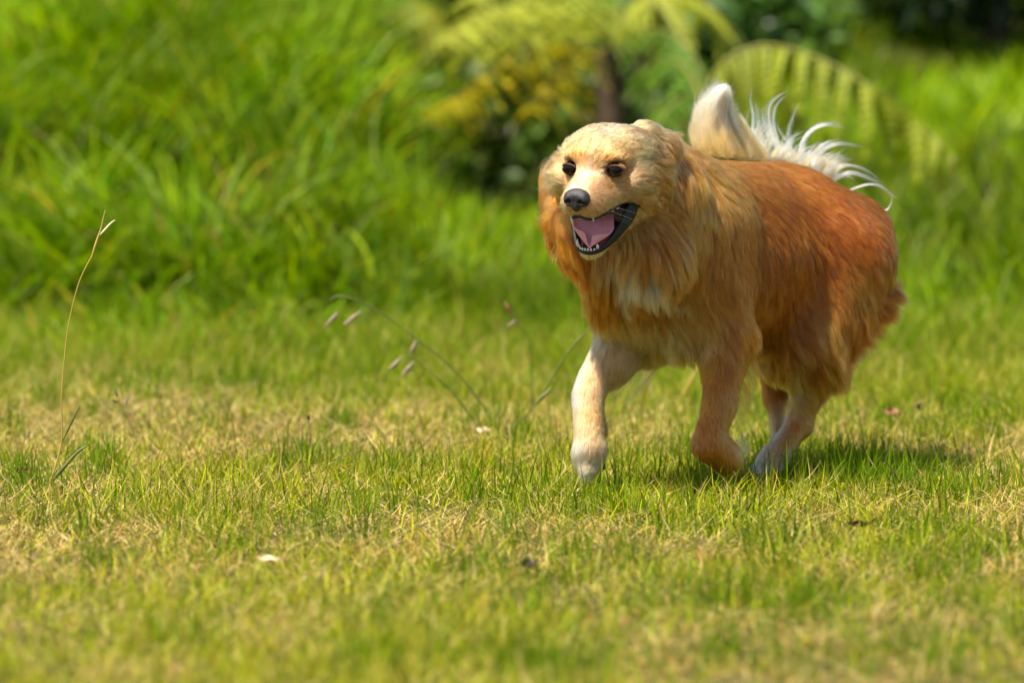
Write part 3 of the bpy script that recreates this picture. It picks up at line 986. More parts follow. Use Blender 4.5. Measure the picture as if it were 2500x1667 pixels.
NH, MP = 560000, 8
if FUR:
    dens = DEN * bare
    # guides
    ng = 20000
    gq, gw = scatter(ng, dens / np.maximum(LEN, .01) ** .8)
    gp = lerp(BV, gq, gw); gn = unit(lerp(BN, gq, gw)); gf = lerp(flow, gq, gw)
    gl = lerp(LEN, gq, gw); gli = lerp(LIFT, gq, gw); gh = lerp(WH + WL, gq, gw)
    amp = (.20 + .38 * np.clip(gl / .06, 0, 1.3)) * (1 - .35 * lerp(WL, gq, gw)) * (1 + .35 * lerp(WH, gq, gw)) * np.clip(gli / .26, .35, 1.25)
    nz = np.stack([noise(gp[:, 0] * 14 + 9 * k, gp[:, 1] * 14 + 5 * k, gp[:, 2] * 14) - .5 for k in range(3)], -1) * 2.0
    gwob = (nz * 1.5 + rng.normal(size=(ng, 3)) * .24) * amp[:, None]
    gl2 = gl * (0.82 + .36 * rng.random(ng))
    grav = np.clip(gl / .06, 0, 1.2) * .8
    tl = lerp(WT, gq, gw)
    grav = grav * (1 - tl)
    GP = grow(gp, gn, gf, gl2, gli, gwob, grav, MP)
    tw = np.linspace(0, 1, MP)[None, :, None]
    wax = unit(np.cross(gn, gf))[:, None]
    wamp = (.0042 * np.clip(gl2 / .06, 0, 1.4) ** 1.5 * (0.4 + rng.random(ng)) * np.sign(rng.random(ng) - .5))[:, None, None]
    GP = GP + wax * wamp * np.sin(tw * (3.0 + 3.5 * rng.random((ng, 1, 1)))) * tw ** .7 * 1.3
    kd = KDTree(ng)
    for i, v in enumerate(gp):
        kd.insert(v, i)
    kd.balance()
    hq, hw_ = scatter(NH, dens)
    rp = lerp(BV, hq, hw_); rn = unit(lerp(BN, hq, hw_)); rf = lerp(flow, hq, hw_)
    rl = lerp(LEN, hq, hw_); rli = lerp(LIFT, hq, hw_); rc = lerp(CLU, hq, hw_); rcol = lerp(CC, hq, hw_)
    near = np.array([kd.find(v)[1] for v in rp])
    # second, finer lock level: jittered cells
    wob = gwob[near] * .85 + rng.normal(size=(NH, 3)) * (.05 + .07 * np.clip(rl / .05, 0, 1))[:, None]
    gv = np.clip(rl / .06, 0, 1.2) * .8 * (1 - lerp(WT, hq, hw_))
    ll = .55 * rl + .45 * gl2[near]
    ll = ll * (0.62 + .5 * rng.random(NH))
    HP_ = grow(rp, rn, rf, ll, rli, wob, gv, MP)
    t = np.linspace(0, 1, MP)[None, :, None]
    off = (rp - gp[near])[:, None]
    target = GP[near] + off * (1 - .66 * t)
    c = (rc * np.clip(rl / .02, .25, 1) * (0.75 + .35 * rng.random(NH)))[:, None, None] * t ** 1.1
    HP_ = HP_ * (1 - c) + target * c
    lockv = (rng.random(ng) - .5)[near]
    streak = noise(rp[:, 0] * 60, rp[:, 1] * 60, rp[:, 2] * 60) - .5
    hv = 1 + (.34 * lockv * 2 + .45 * streak) * np.clip(rl / .03, .7, 1) * (1 + 1.0 * lerp(WH, hq, hw_)) + (.17 + .10 * lerp(WH, hq, hw_)) * rng.normal(size=NH)
    col = rcol * np.clip(hv, .45, 1.5)[:, None]
    # a few darker and a few paler strands
    u = rng.random(NH)
    lf = np.clip(rl / .03, 0, 1)
    col = np.where((u < .09 * lf)[:, None], col * .45, col)
    col = np.where((u > 1 - .04 * lf)[:, None], col * .5 + np.array(C_PALE) * .45, col)
    rad = np.where(rl < .025, .00026, .00027) * (0.8 + .4 * rng.random(NH))
    hair('fur', HP_, col, rad, M['fur'], dog)

    # ---- long feathers of the tail and other single locks traced by hand
    def lock(path, n, w0, w1, col_, rad=.00030, endmin=.72):
        """strands following a path of (px, py, Y); w0, w1 spread (m) at root and tip"""
        pts = np.array([P(*q) for q in path])
        m = 10
        tt = np.linspace(0, len(pts) - 1, m)
        C = []
        for s_ in tt:
            i = min(int(s_), len(pts) - 2); f = s_ - i
            p0, p1, p2, p3 = pts[max(i - 1, 0)], pts[i], pts[i + 1], pts[min(i + 2, len(pts) - 1)]
            C.append(0.5 * (2 * p1 + (p2 - p0) * f + (2 * p0 - 5 * p1 + 4 * p2 - p3) * f * f + (3 * p1 - p0 - 3 * p2 + p3) * f ** 3))
        C = np.array(C)
        a = rng.normal(size=(n, 1, 3)) * .5; b = rng.normal(size=(n, 1, 3)) * .5
        f = np.linspace(0, 1, m)[None, :, None]
        ends = (endmin + (1 - endmin) * rng.random((n, 1, 1)))
        S = C[0] + (C[None] - C[0]) * 1.0
        idx = f[:, :, 0] * ends[:, :, 0] * (m - 1)
        i0_ = np.minimum(idx.astype(int), m - 2); fr = (idx - i0_)[..., None]
        S = C[i0_] * (1 - fr) + C[i0_ + 1] * fr
        S = S + a * w0 * (1 - f) + (a * .3 + b) * w1 * f + b * (w0 + w1) * .35 * np.sin(f * math.pi)
        c = np.array(col_)[None] * (1 + .10 * rng.normal(size=(n, 1)))
        return S, c, np.full(n, rad) * (0.7 + .6 * rng.random(n))

    LK = []
    Wt = C_WHITE
    T = 10.26
    LK += [lock(q, int(n * (.62 if n < 120 else 1)), w0 * (.62 if n < 120 else 1.15), w1 * (1.0 if n < 120 else 1.3), c, .00018, .42 if n < 120 else .6) for q, n, w0, w1, c in [
        ([(1836, 330, T - .03), (1838, 280, T - .03), (1832, 245, T - .03), (1838, 208, T - .03)], 60, .006, .0018, Wt),
        ([(1860, 345, T), (1850, 300, T), (1848, 270, T), (1842, 245, T)], 70, .008, .004, Wt),
        ([(1885, 350, T), (1870, 310, T), (1862, 275, T), (1868, 255, T)], 70, .008, .004, Wt),
        ([(1908, 390, T), (1880, 310, T), (1878, 260, T), (1900, 235, T), (1922, 222, T)], 90, .007, .002, Wt),
        ([(1915, 390, T), (1890, 315, T), (1890, 270, T), (1905, 245, T), (1925, 232, T)], 70, .006, .002, Wt),
        ([(1945, 385, T), (1920, 345, T), (1900, 315, T), (1895, 290, T)], 40, .006, .002, Wt),
        ([(1935, 400, T), (1925, 330, T), (1935, 290, T), (1945, 262, T), (1955, 248, T)], 40, .006, .003, Wt),
        ([(1945, 415, T), (1958, 345, T), (1990, 312, T), (2030, 306, T), (2070, 316, T)], 110, .005, .0022, Wt),
        ([(1946, 412, T), (1970, 332, T), (2010, 304, T), (2045, 303, T), (2062, 306, T)], 60, .005, .003, Wt),
        ([(1975, 440, T), (2002, 375, T), (2040, 352, T), (2085, 355, T), (2110, 360, T)], 80, .006, .003, Wt),
        ([(1968, 435, T), (1994, 370, T), (2030, 346, T), (2070, 345, T)], 60, .005, .003, Wt),
        ([(1962, 430, T), (1982, 376, T), (2010, 352, T), (2035, 347, T)], 40, .005, .003, Wt),
        ([(1995, 440, T), (2040, 405, T), (2090, 405, T), (2130, 425, T), (2165, 455, T)], 80, .004, .002, Wt),
        ([(2020, 450, T), (2070, 422, T), (2120, 435, T), (2165, 458, T)], 110, .005, .003, Wt),
        ([(2060, 470, T), (2112, 451, T), (2150, 455, T), (2180, 480, T), (2190, 486, T)], 50, .004, .002, Wt),
        ([(2150, 515, T), (2168, 510, T), (2177, 490, T), (2178, 468, T)], 50, .002, .001, Wt),
    ]]
    for i in range(150):
        f = rng.random()
        bx, by = 1800 + 230 * f, 368 + 62 * f + 12 * rng.random()
        L_ = (50 + 75 * rng.random()) * (1 - .25 * f)
        a0 = R(100 - 38 * f + 14 * rng.normal()); a1 = a0 - R(12 + 45 * f + 25 * rng.random())
        q = [(bx, by, T - .03)]
        for k in range(4):
            a_ = a0 + (a1 - a0) * k / 3
            q.append((q[-1][0] + math.cos(a_) * L_ / 4, q[-1][1] - math.sin(a_) * L_ / 4, T - .03 + .02 * rng.normal()))
        LK.append(lock(q, 26, .0045, .0022, (Wt if rng.random() < .7 else C_CREAM), .00017, .45))
    # the plume: flame-shaped, every hair sweeping up towards the tip
    Lc = np.array([(1697, 385), (1689, 345), (1687, 305), (1697, 265), (1724, 232), (1758, 212)], float)
    Rc = np.array([(1840, 385), (1826, 350), (1806, 318), (1790, 285), (1781, 250), (1779, 222)], float)
    tip = np.array((1782., 199.))
    for i in range(950):
        v = rng.random() ** 1.15; u = rng.random()
        k = v * 4.2; a_ = int(k); f = k - a_
        lft = Lc[a_] * (1 - f) + Lc[a_ + 1] * f; rgt = Rc[a_] * (1 - f) + Rc[a_ + 1] * f
        b0 = lft * (1 - u) + rgt * u + np.array((6 * (1 - u), 0))
        k2 = min(k + 1.1 + .9 * rng.random(), 5.0); a_ = min(int(k2), 4); f = k2 - a_
        lft = Lc[a_] * (1 - f) + Lc[a_ + 1] * f; rgt = Rc[a_] * (1 - f) + Rc[a_ + 1] * f
        u2 = u + .05 * rng.normal()
        e0 = lft * (1 - u2) + rgt * u2
        if k2 > 4.4: e0 = e0 * .4 + tip * .6
        m0 = (b0 + e0) / 2 + np.array((-(1 - u) * 4, 0)) + rng.normal(size=2) * 1.5
        dz = T - .150 - .030 * math.sin(math.pi * u) + .045 * rng.random() ** 2 + .05 * max(u - .6, 0)
        q = [(*b0, dz), (*m0, dz - .004), (*e0, dz - .002)]
        w_ = np.clip(.95 * v + .40 * (1 - u) - .36, 0, 1)
        c_ = np.array((.80, .38, .14)) * (1 - w_) + np.array((.91, .76, .56)) * w_
        LK.append(lock(q, 20, .0050 * (1 - .5 * v), .0050 * (1 - .55 * v), np.clip(c_ * (.72 + .36 * rng.random()) * (np.array((1, .86, .72)) if rng.random() < .22 else 1), 0, .93), .00019, .4))
    for i in range(230):                                  # loose fuzz along its edges
        v = rng.random(); left = rng.random() < .55
        k = v * 4.6; a_ = int(k); f = k - a_
        E_ = Lc if left else Rc
        b0 = E_[a_] * (1 - f) + E_[a_ + 1] * f
        b0 = b0 + np.array((6 if left else -6, 0))
        d_ = R(100 + 30 * v + 14 * rng.normal()) if left else R(88 - 22 * v + 16 * rng.normal())
        if left: d_ = R(104 - 30 * v + 12 * rng.normal())
        L_ = 22 + 26 * rng.random()
        q = [(b0[0], b0[1], T - .15), (b0[0] + math.cos(d_) * L_ * .5, b0[1] - math.sin(d_) * L_ * .5, T - .152), (b0[0] + math.cos(d_ - .15) * L_, b0[1] - math.sin(d_ - .15) * L_, T - .154)]
        LK.append(lock(q, 9, .0035, .0040, C_PALE if v > .4 else C_CREAM, .00014, .3))
    for i in range(60):                                   # apricot wedge right of the plume
        u = rng.random()
        q = [(1800 + 75 * u, 385, T - .1), (1800 + 45 * u, 345, T - .105), (1803 + 22 * u, 312 - 14 * (1 - u), T - .108), (1806 + 10 * u, 290 - 16 * (1 - u), T - .108)]
        LK.append(lock(q, 40, .006, .002, np.array((.82, .40, .15)) * (.9 + .15 * rng.random()), .0002, .5))
    S = np.concatenate([q[0] for q in LK]); c = np.concatenate([q[1] for q in LK]); r = np.concatenate([q[2] for q in LK])
    hair('tail_feathers', S, c, r, M['fur'], dog)

    # loose wind-blown locks of ruff, chest, elbows and thighs
    LK = []
    loose = [
        ([(1365, 520, 9.72), (1335, 530, 9.70), (1312, 535, 9.69), (1308, 522, 9.69)], 60, C_TAN),
        ([(1362, 545, 9.72), (1335, 556, 9.70), (1318, 552, 9.69), (1306, 545, 9.69)], 60, C_GOLD),
        ([(1370, 570, 9.72), (1350, 580, 9.70), (1330, 585, 9.69), (1312, 598, 9.69)], 30, C_GOLD),
        ([(1372, 600, 9.72), (1360, 620, 9.70), (1355, 640, 9.69), (1368, 662, 9.69)], 40, C_GOLD),
        ([(1400, 620, 9.73), (1385, 650, 9.71), (1382, 670, 9.70), (1392, 690, 9.70)], 40, C_GOLD),
        ([(1430, 660, 9.72), (1418, 680, 9.70), (1420, 700, 9.69), (1436, 728, 9.69)], 40, C_GOLD),
        ([(1350, 470, 9.72), (1340, 490, 9.70), (1335, 505, 9.69), (1336, 515, 9.69)], 40, C_GOLD),
        ([(1340, 400, 9.73), (1328, 415, 9.72), (1322, 440, 9.71), (1318, 460, 9.71)], 40, C_TAN),
        ([(1345, 440, 9.73), (1330, 455, 9.72), (1324, 470, 9.71), (1316, 478, 9.71)], 60, C_TAN),
        ([(1600, 880, 9.86), (1575, 925, 9.85), (1540, 965, 9.84), (1515, 990, 9.83)], 60, C_TAN),
        ([(1570, 890, 9.85), (1540, 920, 9.84), (1510, 950, 9.83), (1495, 985, 9.82)], 40, C_TAN),
        ([(1545, 905, 9.84), (1515, 930, 9.83), (1500, 960, 9.82), (1490, 975, 9.81)], 40, C_TAN),
        ([(2000, 940, 10.05), (2030, 960, 10.06), (2050, 955, 10.06), (2046, 945, 10.06)], 50, C_GOLD),
        ([(1985, 960, 10.05), (2005, 985, 10.06), (2015, 992, 10.06), (2018, 985, 10.06)], 40, C_GOLD),
        ([(1800, 960, 9.73), (1830, 1010, 9.75), (1850, 1005, 9.76), (1872, 1018, 9.77)], 14, C_GOLD),
        ([(1800, 940, 9.73), (1825, 960, 9.75), (1840, 975, 9.76), (1850, 990, 9.77)], 20, C_TAN),
        ([(1830, 870, 9.80), (1845, 900, 9.80), (1846, 930, 9.80), (1836, 962, 9.80)], 60, C_GOLD),
        ([(1822, 900, 9.79), (1836, 930, 9.79), (1834, 965, 9.79), (1822, 1000, 9.79)], 60, C_TAN),
        ([(1812, 930, 9.78), (1824, 965, 9.78), (1820, 1000, 9.78), (1808, 1035, 9.78)], 50, C_GOLD),
        ([(1802, 970, 9.76), (1812, 1000, 9.76), (1806, 1030, 9.76), (1796, 1055, 9.76)], 40, C_TAN),
        ([(1805, 1070, 9.74), (1818, 1090, 9.74), (1822, 1112, 9.74), (1812, 1135, 9.75)], 50, C_CREAM),
        ([(1640, 860, 9.86), (1640, 875, 9.85), (1630, 888, 9.84), (1618, 895, 9.84)], 60, C_TAN),
        ([(1475, 1030, 9.77), (1490, 1045, 9.78), (1494, 1052, 9.78), (1498, 1062, 9.78)], 40, C_TAN),
    ]
    for path, n, c_ in loose:
        LK.append(lock(path, n, .011, .0055, c_, .00018, .5))
    S = np.concatenate([q[0] for q in LK]); c = np.concatenate([q[1] for q in LK]); r = np.concatenate([q[2] for q in LK])
    hair('loose_locks', S, c, r, M['fur'], dog)

# whiskers
WK = []
for s in (1, -1):
    for i in range(6):
        a = H(s * (.030 + .004 * (i % 3)), .098 - .008 * (i // 3), -.046 - .007 * (i % 3))
        out = unit(HL * s * 1.0 + HF * (.05 - .3 * rng.random()) - HU * (.05 + .45 * rng.random()))
        ln = .045 + .03 * rng.random()
        q = np.linspace(0, 1, 8)[:, None]
        WK.append(a + out * q * ln - HU * q ** 2 * ln * .2 - HF * q ** 2 * ln * .25)
WK = np.array(WK)
hair('whiskers', WK, np.tile((.8, .72, .6), (len(WK), 1)), np.full(len(WK), .00015), M['fur'], dog)


# ---------------------------------------------------------------- head parts
def hpts(a):
    a = np.asarray(a, float)
    return HC + a @ HM.T


def hobj(name, parts, m, par=None):
    V, Q, T = merge(parts)
    return link(name, mesh_np(name, hpts(V), Q, T), m, par or dog)


for s, e in zip((1, -1), EYES):
    eye = hobj('eye', [ball((e[0], e[1] + .0018, e[2]), .0128, 32, 20)], M['eye'])
    # lids: a thin shell over the ball with an almond opening, dark at its rim
    n = 36
    Vl, Cl = [], []
    for kk, (fx, fz, up_, c_) in enumerate(((.0124, 0, .0003, (.006, .004, .004)), (.0136, .0008, .0010, (.010, .006, .005)), (.0146, .0016, .0004, (.10, .04, .018)), (.0175, .0050, -.0060, (.34, .15, .06)))):
        for i in range(n):
            a = 2 * math.pi * i / n
            ca, sa = math.cos(a), math.sin(a)
            x = fx * ca
            z = math.copysign(abs(sa) ** 1.25, sa) * ((.0080 if sa > 0 else .0064) + fz) + .0012 * ca * s
            rr = math.sqrt(max(.0130 ** 2 - min(x * x * .75 + z * z * .8, .0126 ** 2), 1e-8))
            Vl.append((e[0] + x, e[1] + rr + up_ + .0008, e[2] + z)); Cl.append(c_)
    Ql = [(k * n + i, k * n + (i + 1) % n, (k + 1) * n + (i + 1) % n, (k + 1) * n + i) for k in range(3) for i in range(n)]
    link('eyelid', mesh_np('eyelid', hpts(Vl), np.array(Ql), cols=np.array(Cl)), M['skin'], eye).location = (0, 0, 0)


# nose leather: its own small distance field at fine pitch
def nets_local(f, lo, hi, vs):
    global LO, VS
    save = (LO, VS)
    lo = np.array(lo, float); n = np.ceil((np.array(hi) - lo) / vs).astype(int)
    X = np.stack(np.meshgrid(*[lo[k] + vs * np.arange(n[k]) for k in range(3)], indexing='ij'), -1)
    LO, VS = lo, vs
    V, Q = surface_nets(f(X))
    LO, VS = save
    return V, Q


def ell(X, c, r):
    q = (X - np.array(c)) / np.array(r)
    n = np.linalg.norm(q, axis=-1); g = np.linalg.norm(q / np.array(r), axis=-1)
    return n * (n - 1) / np.maximum(g, 1e-6)


def smin(a, b, k):
    h = np.maximum(k - np.abs(a - b), 0) / k
    return np.minimum(a, b) - h * h * k * 0.25


NC = np.array((0, .138, -.027))


def nose_f(X):
    X = X - NC
    d = ell(X, (0, -.002, .004), (.0205, .0145, .0130))
    for s in (-1, 1):
        d = smin(d, ell(X, (s * .0125, 0, -.002), (.0105, .0120, .0118)), .006)
    d = smin(d, ell(X, (0, .001, -.010), (.0085, .0105, .0125)), .006)
    for s in (-1, 1):
        h = ell(X, (s * .0105, .0105, -.0035), (.0045, .0065, .0040))
        h = np.minimum(h, ell(X, (s * .0165, .0085, -.0055), (.0052, .0055, .0018)))
        d = smax(d, -h, .002)
    d = smax(d, -(np.sqrt(X[..., 0] ** 2 + ((X[..., 1] - .0125) * .6) ** 2) - .0009 + 10 * np.maximum(X[..., 2] - .0, 0)), .0015)
    return d


V, Q = nets_local(lambda X: nose_f(X + NC), (-.028, -.02, -.028), (.028, .02, .022), .0008)
link('nose', mesh_np('nose', hpts(V + NC), Q), M['nose'], dog)

# black lips: lower lip runs from one corner of the mouth round the jaw to the other
half = [(.0610, .0260, -.0430), (.0580, .034, -.0560), (.0510, .047, -.0790), (.0410, .063, -.0990), (.0300, .078, -.1150), (.0175, .0905, -.1250), (0, .0955, -.1285)]
path = [(-x * .82, y, z) for x, y, z in half[:-1]] + half[::-1]
radp = [.004, .0115, .0130, .0105, .0075, .0052, .0042]
radp = radp + radp[:-1][::-1]
parts = [tube(path, radp, 12, .62, side=(0, .6, -.8))]
hobj('lower_lip', parts, M['lip'])
half = [(.0600, .0250, -.0415), (.0520, .048, -.0470), (.0400, .076, -.0560), (.0290, .103, -.0640), (.0150, .124, -.0670), (0, .130, -.0625)]
path = [(x * .94, y - .004, z + .002) for x, y, z in [(-x, y, z) for x, y, z in half[:-1]] + half[::-1]]
hobj('upper_lip', [tube(path, [.003, .0034, .0030, .0026, .0022, .0020, .0022, .0026, .0030, .0034, .003], 10, .8)], M['lip'])

# roof and floor of the mouth, dark throat
hobj('palate', [ball((0, .060, -.052), (.040, .058, .008), 20, 10), ball((0, .022, -.072), (.052, .016, .034), 20, 12)], M['throat'])
hobj('gum', [ball((0, .066, -.1140), (.027, .030, .0085), 20, 10, M=np.array(((1, 0, 0), (0, .80, .5), (0, -.6, .86))))], M['gum'])

# tongue: a curled sheet with thickness
nu, nv = 22, 15
cen = np.array([(-.006, .016, -.066), (-.007, .034, -.069), (-.006, .052, -.0800), (-.002, .068, -.0950), (.003, .083, -.1080), (.004, .0945, -.1150)])
wid = [.024, .029, .032, .0335, .0300, .0150]
tt = np.linspace(0, 5, nu)
Vt = []
for t_ in tt:
    i = min(int(t_), 4); f = t_ - i; f2 = f
    c = cen[i] * (1 - f2) + cen[i + 1] * f2
    w = wid[i] * (1 - f) + wid[i + 1] * f
    if t_ > 4.6: w *= math.sqrt(max(0.05, 1 - ((t_ - 4.6) / .42) ** 2))
    for j in range(nv):
        b = -1 + 2 * j / (nv - 1)
        curl = .013 * abs(b) ** 2.4 * sm(0.8, 3.4, t_) * (1.0 if b > 0 else 1.25) - .0035 * math.exp(-(b / .22) ** 2)
        outw = 1 + .10 * abs(b) ** 3
        flare = .006 * max(b, 0) ** 5 * math.sin(max(t_ - 1.5, 0) * 1.3) - .008 * max(-b, 0) ** 6 * sm(2, 4, t_)
        Vt.append(c + np.array((b * w * outw + flare * .5, -.62 * curl * .3, curl - flare)))
Vt = np.array(Vt)
Vb = Vt - np.array((0, -.001, .0038))
q1 = [(i * nv + j, i * nv + j + 1, (i + 1) * nv + j + 1, (i + 1) * nv + j) for i in range(nu - 1) for j in range(nv - 1)]
N0 = len(Vt)
q2 = [(a + N0, d + N0, c + N0, b + N0) for a, b, c, d in q1]
edge = [i * nv for i in range(nu)] + [(nu - 1) * nv + j for j in range(1, nv)] + [i * nv + nv - 1 for i in range(nu - 2, -1, -1)] + [j for j in range(nv - 2, 0, -1)]
q3 = [(edge[i], edge[(i + 1) % len(edge)], edge[(i + 1) % len(edge)] + N0, edge[i] + N0) for i in range(len(edge))]
tg = link('tongue', mesh_np('tongue', hpts(np.vstack([Vt, Vb])), np.array(q1 + q2 + q3)), M['tongue'], dog)
md = tg.modifiers.new('sub', 'SUBSURF'); md.levels = 1; md.render_levels = 2


def tooth(base, tip, r, bend=(0, 0, 0), flat=.8):
    base, tip = np.array(base, float), np.array(tip, float)
    mid = (base + tip) / 2 + np.array(bend)
    V, Q, T = tube([base, mid, tip], [r, r * .8, r * .18], 10, flat, sub=5)
    link('tooth', mesh_np('tooth', hpts(V), Q, T), M['tooth'], dog)


for i in range(6):                                    # lower incisors
    b = (i - 2.5) / 2.5
    p = np.array((b * .0125, .0975 - .004 * b * b, -.1235))
    tooth(p, p + np.array((b * .0008, .0012, .0042 + .0008 * rng.random())), .0020 + .0004 * abs(b))
for s in (1, -1):
    dn = 0.0 if s < 0 else 0.006
    tooth((s * .0170, .090, -.120), (s * .0180, .0940, -.1060 - dn), .0032, (s * .001, .0015, 0))     # lower canine
    tooth((s * .0185, .114, -.058), (s * .0180, .1110, -.0800 + dn * 1.6), .0030, (s * .001, .002, 0))      # upper canine
    for k in range(4):
        y0 = .090 - k * .013
        tooth((s * (.026 + .0035 * k), y0, -.059 + .0030 * k), (s * (.0265 + .0035 * k), y0, -.0665 + .0028 * k - .001 * (k > 1)), .0036 + .0007 * k)
# claws and pads
for dx, dy, yy in ((-19, 1140, 9.728), (-6.5, 1160, 9.712), (7.5, 1156, 9.714), (20, 1134, 9.732)):
    V, Q, T = tube([P(1436 + dx, dy - 4, yy), P(1435 + dx * 1.02, dy + 1, yy - .001), P(1435 + dx * 1.02, dy + 5, yy + .002)], [.0026, .0022, .0007], 8)
    link('claw', mesh_np('claw', V, Q, T), M['claw'], dog)
for dx, dy, yy in ((-24, 1158, 9.972), (-8, 1162, 9.940), (9, 1164, 9.930), (26, 1158, 9.942)):
    V, Q, T = tube([P(1862 + dx, dy - 4, yy), P(1858 + dx, dy + 4, yy - .008), P(1857 + dx, dy + 9, yy - .010)], [.0028, .0024, .0006], 8)
    link('claw', mesh_np('claw', V, Q, T), M['claw'], dog)
for c, r in ((P(1466, 1136, 9.765), (.009, .008, .012)), (P(1797, 1138, 9.775), (.012, .010, .014))):
    V, Q, T = ball(c, r, 16, 10)
    link('paw_pad', mesh_np('paw_pad', V, Q, T), M['pad'], dog)
# ================================================================ ferns, bush, single stalks and litter
def leaflets(name, items, matl, parent=None):
    """items: list of (base, tip, width, normal-ish side vector, colour, bend) -> flat pointed leaflets with a folded midrib"""
    V, Q, C = [], [], []
    k = 0
    for b, t, w, sd_, c, bend in items:
        d = t - b
        L = np.linalg.norm(d)
        u = d / max(L, 1e-9)
        s_ = sd_ - (sd_ @ u) * u
        s_ = s_ / max(np.linalg.norm(s_), 1e-9)
        nn = np.cross(u, s_)
        for f, wf in ((0, .25), (.25, .9), (.55, 1.0), (.82, .6), (1, .05)):
            p = b + d * f + np.array((0, 0, -1.0)) * bend * f * f * L
            V += [p - s_ * w * wf * .5 + nn * w * .12 * wf, p - nn * w * .06 * wf, p + s_ * w * wf * .5 + nn * w * .12 * wf]
            C += [c, c * .85, c]
        for r_ in range(4):
            a = k + r_ * 3
            Q += [(a, a + 1, a + 4, a + 3), (a + 1, a + 2, a + 5, a + 4)]
        k += 15
    me = mesh_np(name, np.array(V), np.array(Q), cols=np.array(C), smooth=False)
    return link(name, me, M[matl], parent)


def spline(ctrl, n):
    c = np.array(ctrl, float)
    tt = np.linspace(0, len(c) - 1, n)
    out = []
    for t in tt:
        i = min(int(t), len(c) - 2); f = t - i
        p0, p1, p2, p3 = c[max(i - 1, 0)], c[i], c[i + 1], c[min(i + 2, len(c) - 1)]
        out.append(0.5 * (2 * p1 + (p2 - p0) * f + (2 * p0 - 5 * p1 + 4 * p2 - p3) * f * f + (3 * p1 - p0 - 3 * p2 + p3) * f ** 3))
    return np.array(out)


def frond(parent, ctrl, wmax, col, hang=.3, pairs=26, twist=0.0, start=.12):
    """an arching compound frond: rachis tube, pinnae in pairs, each pinna a row of small pinnules"""
    R_ = spline(ctrl, 60)
    n = len(R_)
    V, Q, T = tube(R_[::4], np.linspace(.0055, .0018, len(R_[::4])), 6, sub=2)
    rc = link('frond', mesh_np('frond', V, Q, T), M['rachis'], parent)
    T_ = unit(np.gradient(R_, axis=0))
    items = [(R_[a], R_[min(a + 4, n - 1)], .007, np.array((1., .3, 0)), np.array(col), 0) for a in range(0, n - 1, 3)]
    for i in range(pairs):
        f = start + (1 - start) * (i + .5) / pairs
        k = f * (n - 1); a = int(k); p = R_[a] + (R_[min(a + 1, n - 1)] - R_[a]) * (k - a)
        t = T_[a]
        side = unit(np.cross(t, np.array((0, 0, 1.0))) + np.array((0, 0, twist)))
        prof = math.sin(math.pi * min(1, (f - start) / (1 - start) * .84 + .07) ** .75)
        for s in (-1, 1):
            L = wmax * (prof * .92 + .06) * (.62 + .55 * rng.random())
            d = unit(side * s + t * .35 + np.array((0, 0, -hang)) + rng.normal(size=3) * .16)
            m = max(5, int(L / .022))
            pos = p.copy(); dd = d.copy(); stp = L / m
            cc = np.array(col) * (.75 + .5 * rng.random())
            for j in range(m):
                nd_ = unit(dd + np.array((0, 0, -1)) * hang * .22)
                nxt = pos + nd_ * stp
                wl = .009 + wmax * .075 * (1 - j / m) ** .8
                upv = unit(np.cross(nd_, t) + 1e-6)
                for q in (-1, 1):
                    ax = unit(t * q + nd_ * .55 + np.array((0, 0, -.15)) + rng.normal(size=3) * .06)
                    items.append((pos, pos + ax * wl, stp * 1.05, nd_, cc * (.85 + .3 * rng.random()), .12))
                pos, dd = nxt, nd_
            items.append((pos, pos + dd * stp * 1.4, stp * .8, t, cc, .1))
    leaflets('pinnae', items, 'fern', rc)
    return rc


def fern(base, label, trunk_h, fronds, name='tree_fern'):
    r = empty(name, tuple(base))
    tag(r, label, 'fern', 'ferns at the foot of the hill')
    b = np.array(base, float)
    V, Q, T = tube([b - (0, 0, .1), b + (.01, 0, trunk_h * .5), b + (0, 0, trunk_h)], [.05, .042, .035], 12, sub=4)
    V += (np.stack([noise(V[:, 0] * 60, V[:, 1] * 60, V[:, 2] * 90 + k) for k in range(3)], -1) - .5) * .02
    link('trunk', mesh_np('trunk', V, Q, T), M['bark'], r)
    for ctrl, w, col, hang, pairs in fronds:
        frond(r, ctrl, w, col, hang, pairs)
    return r


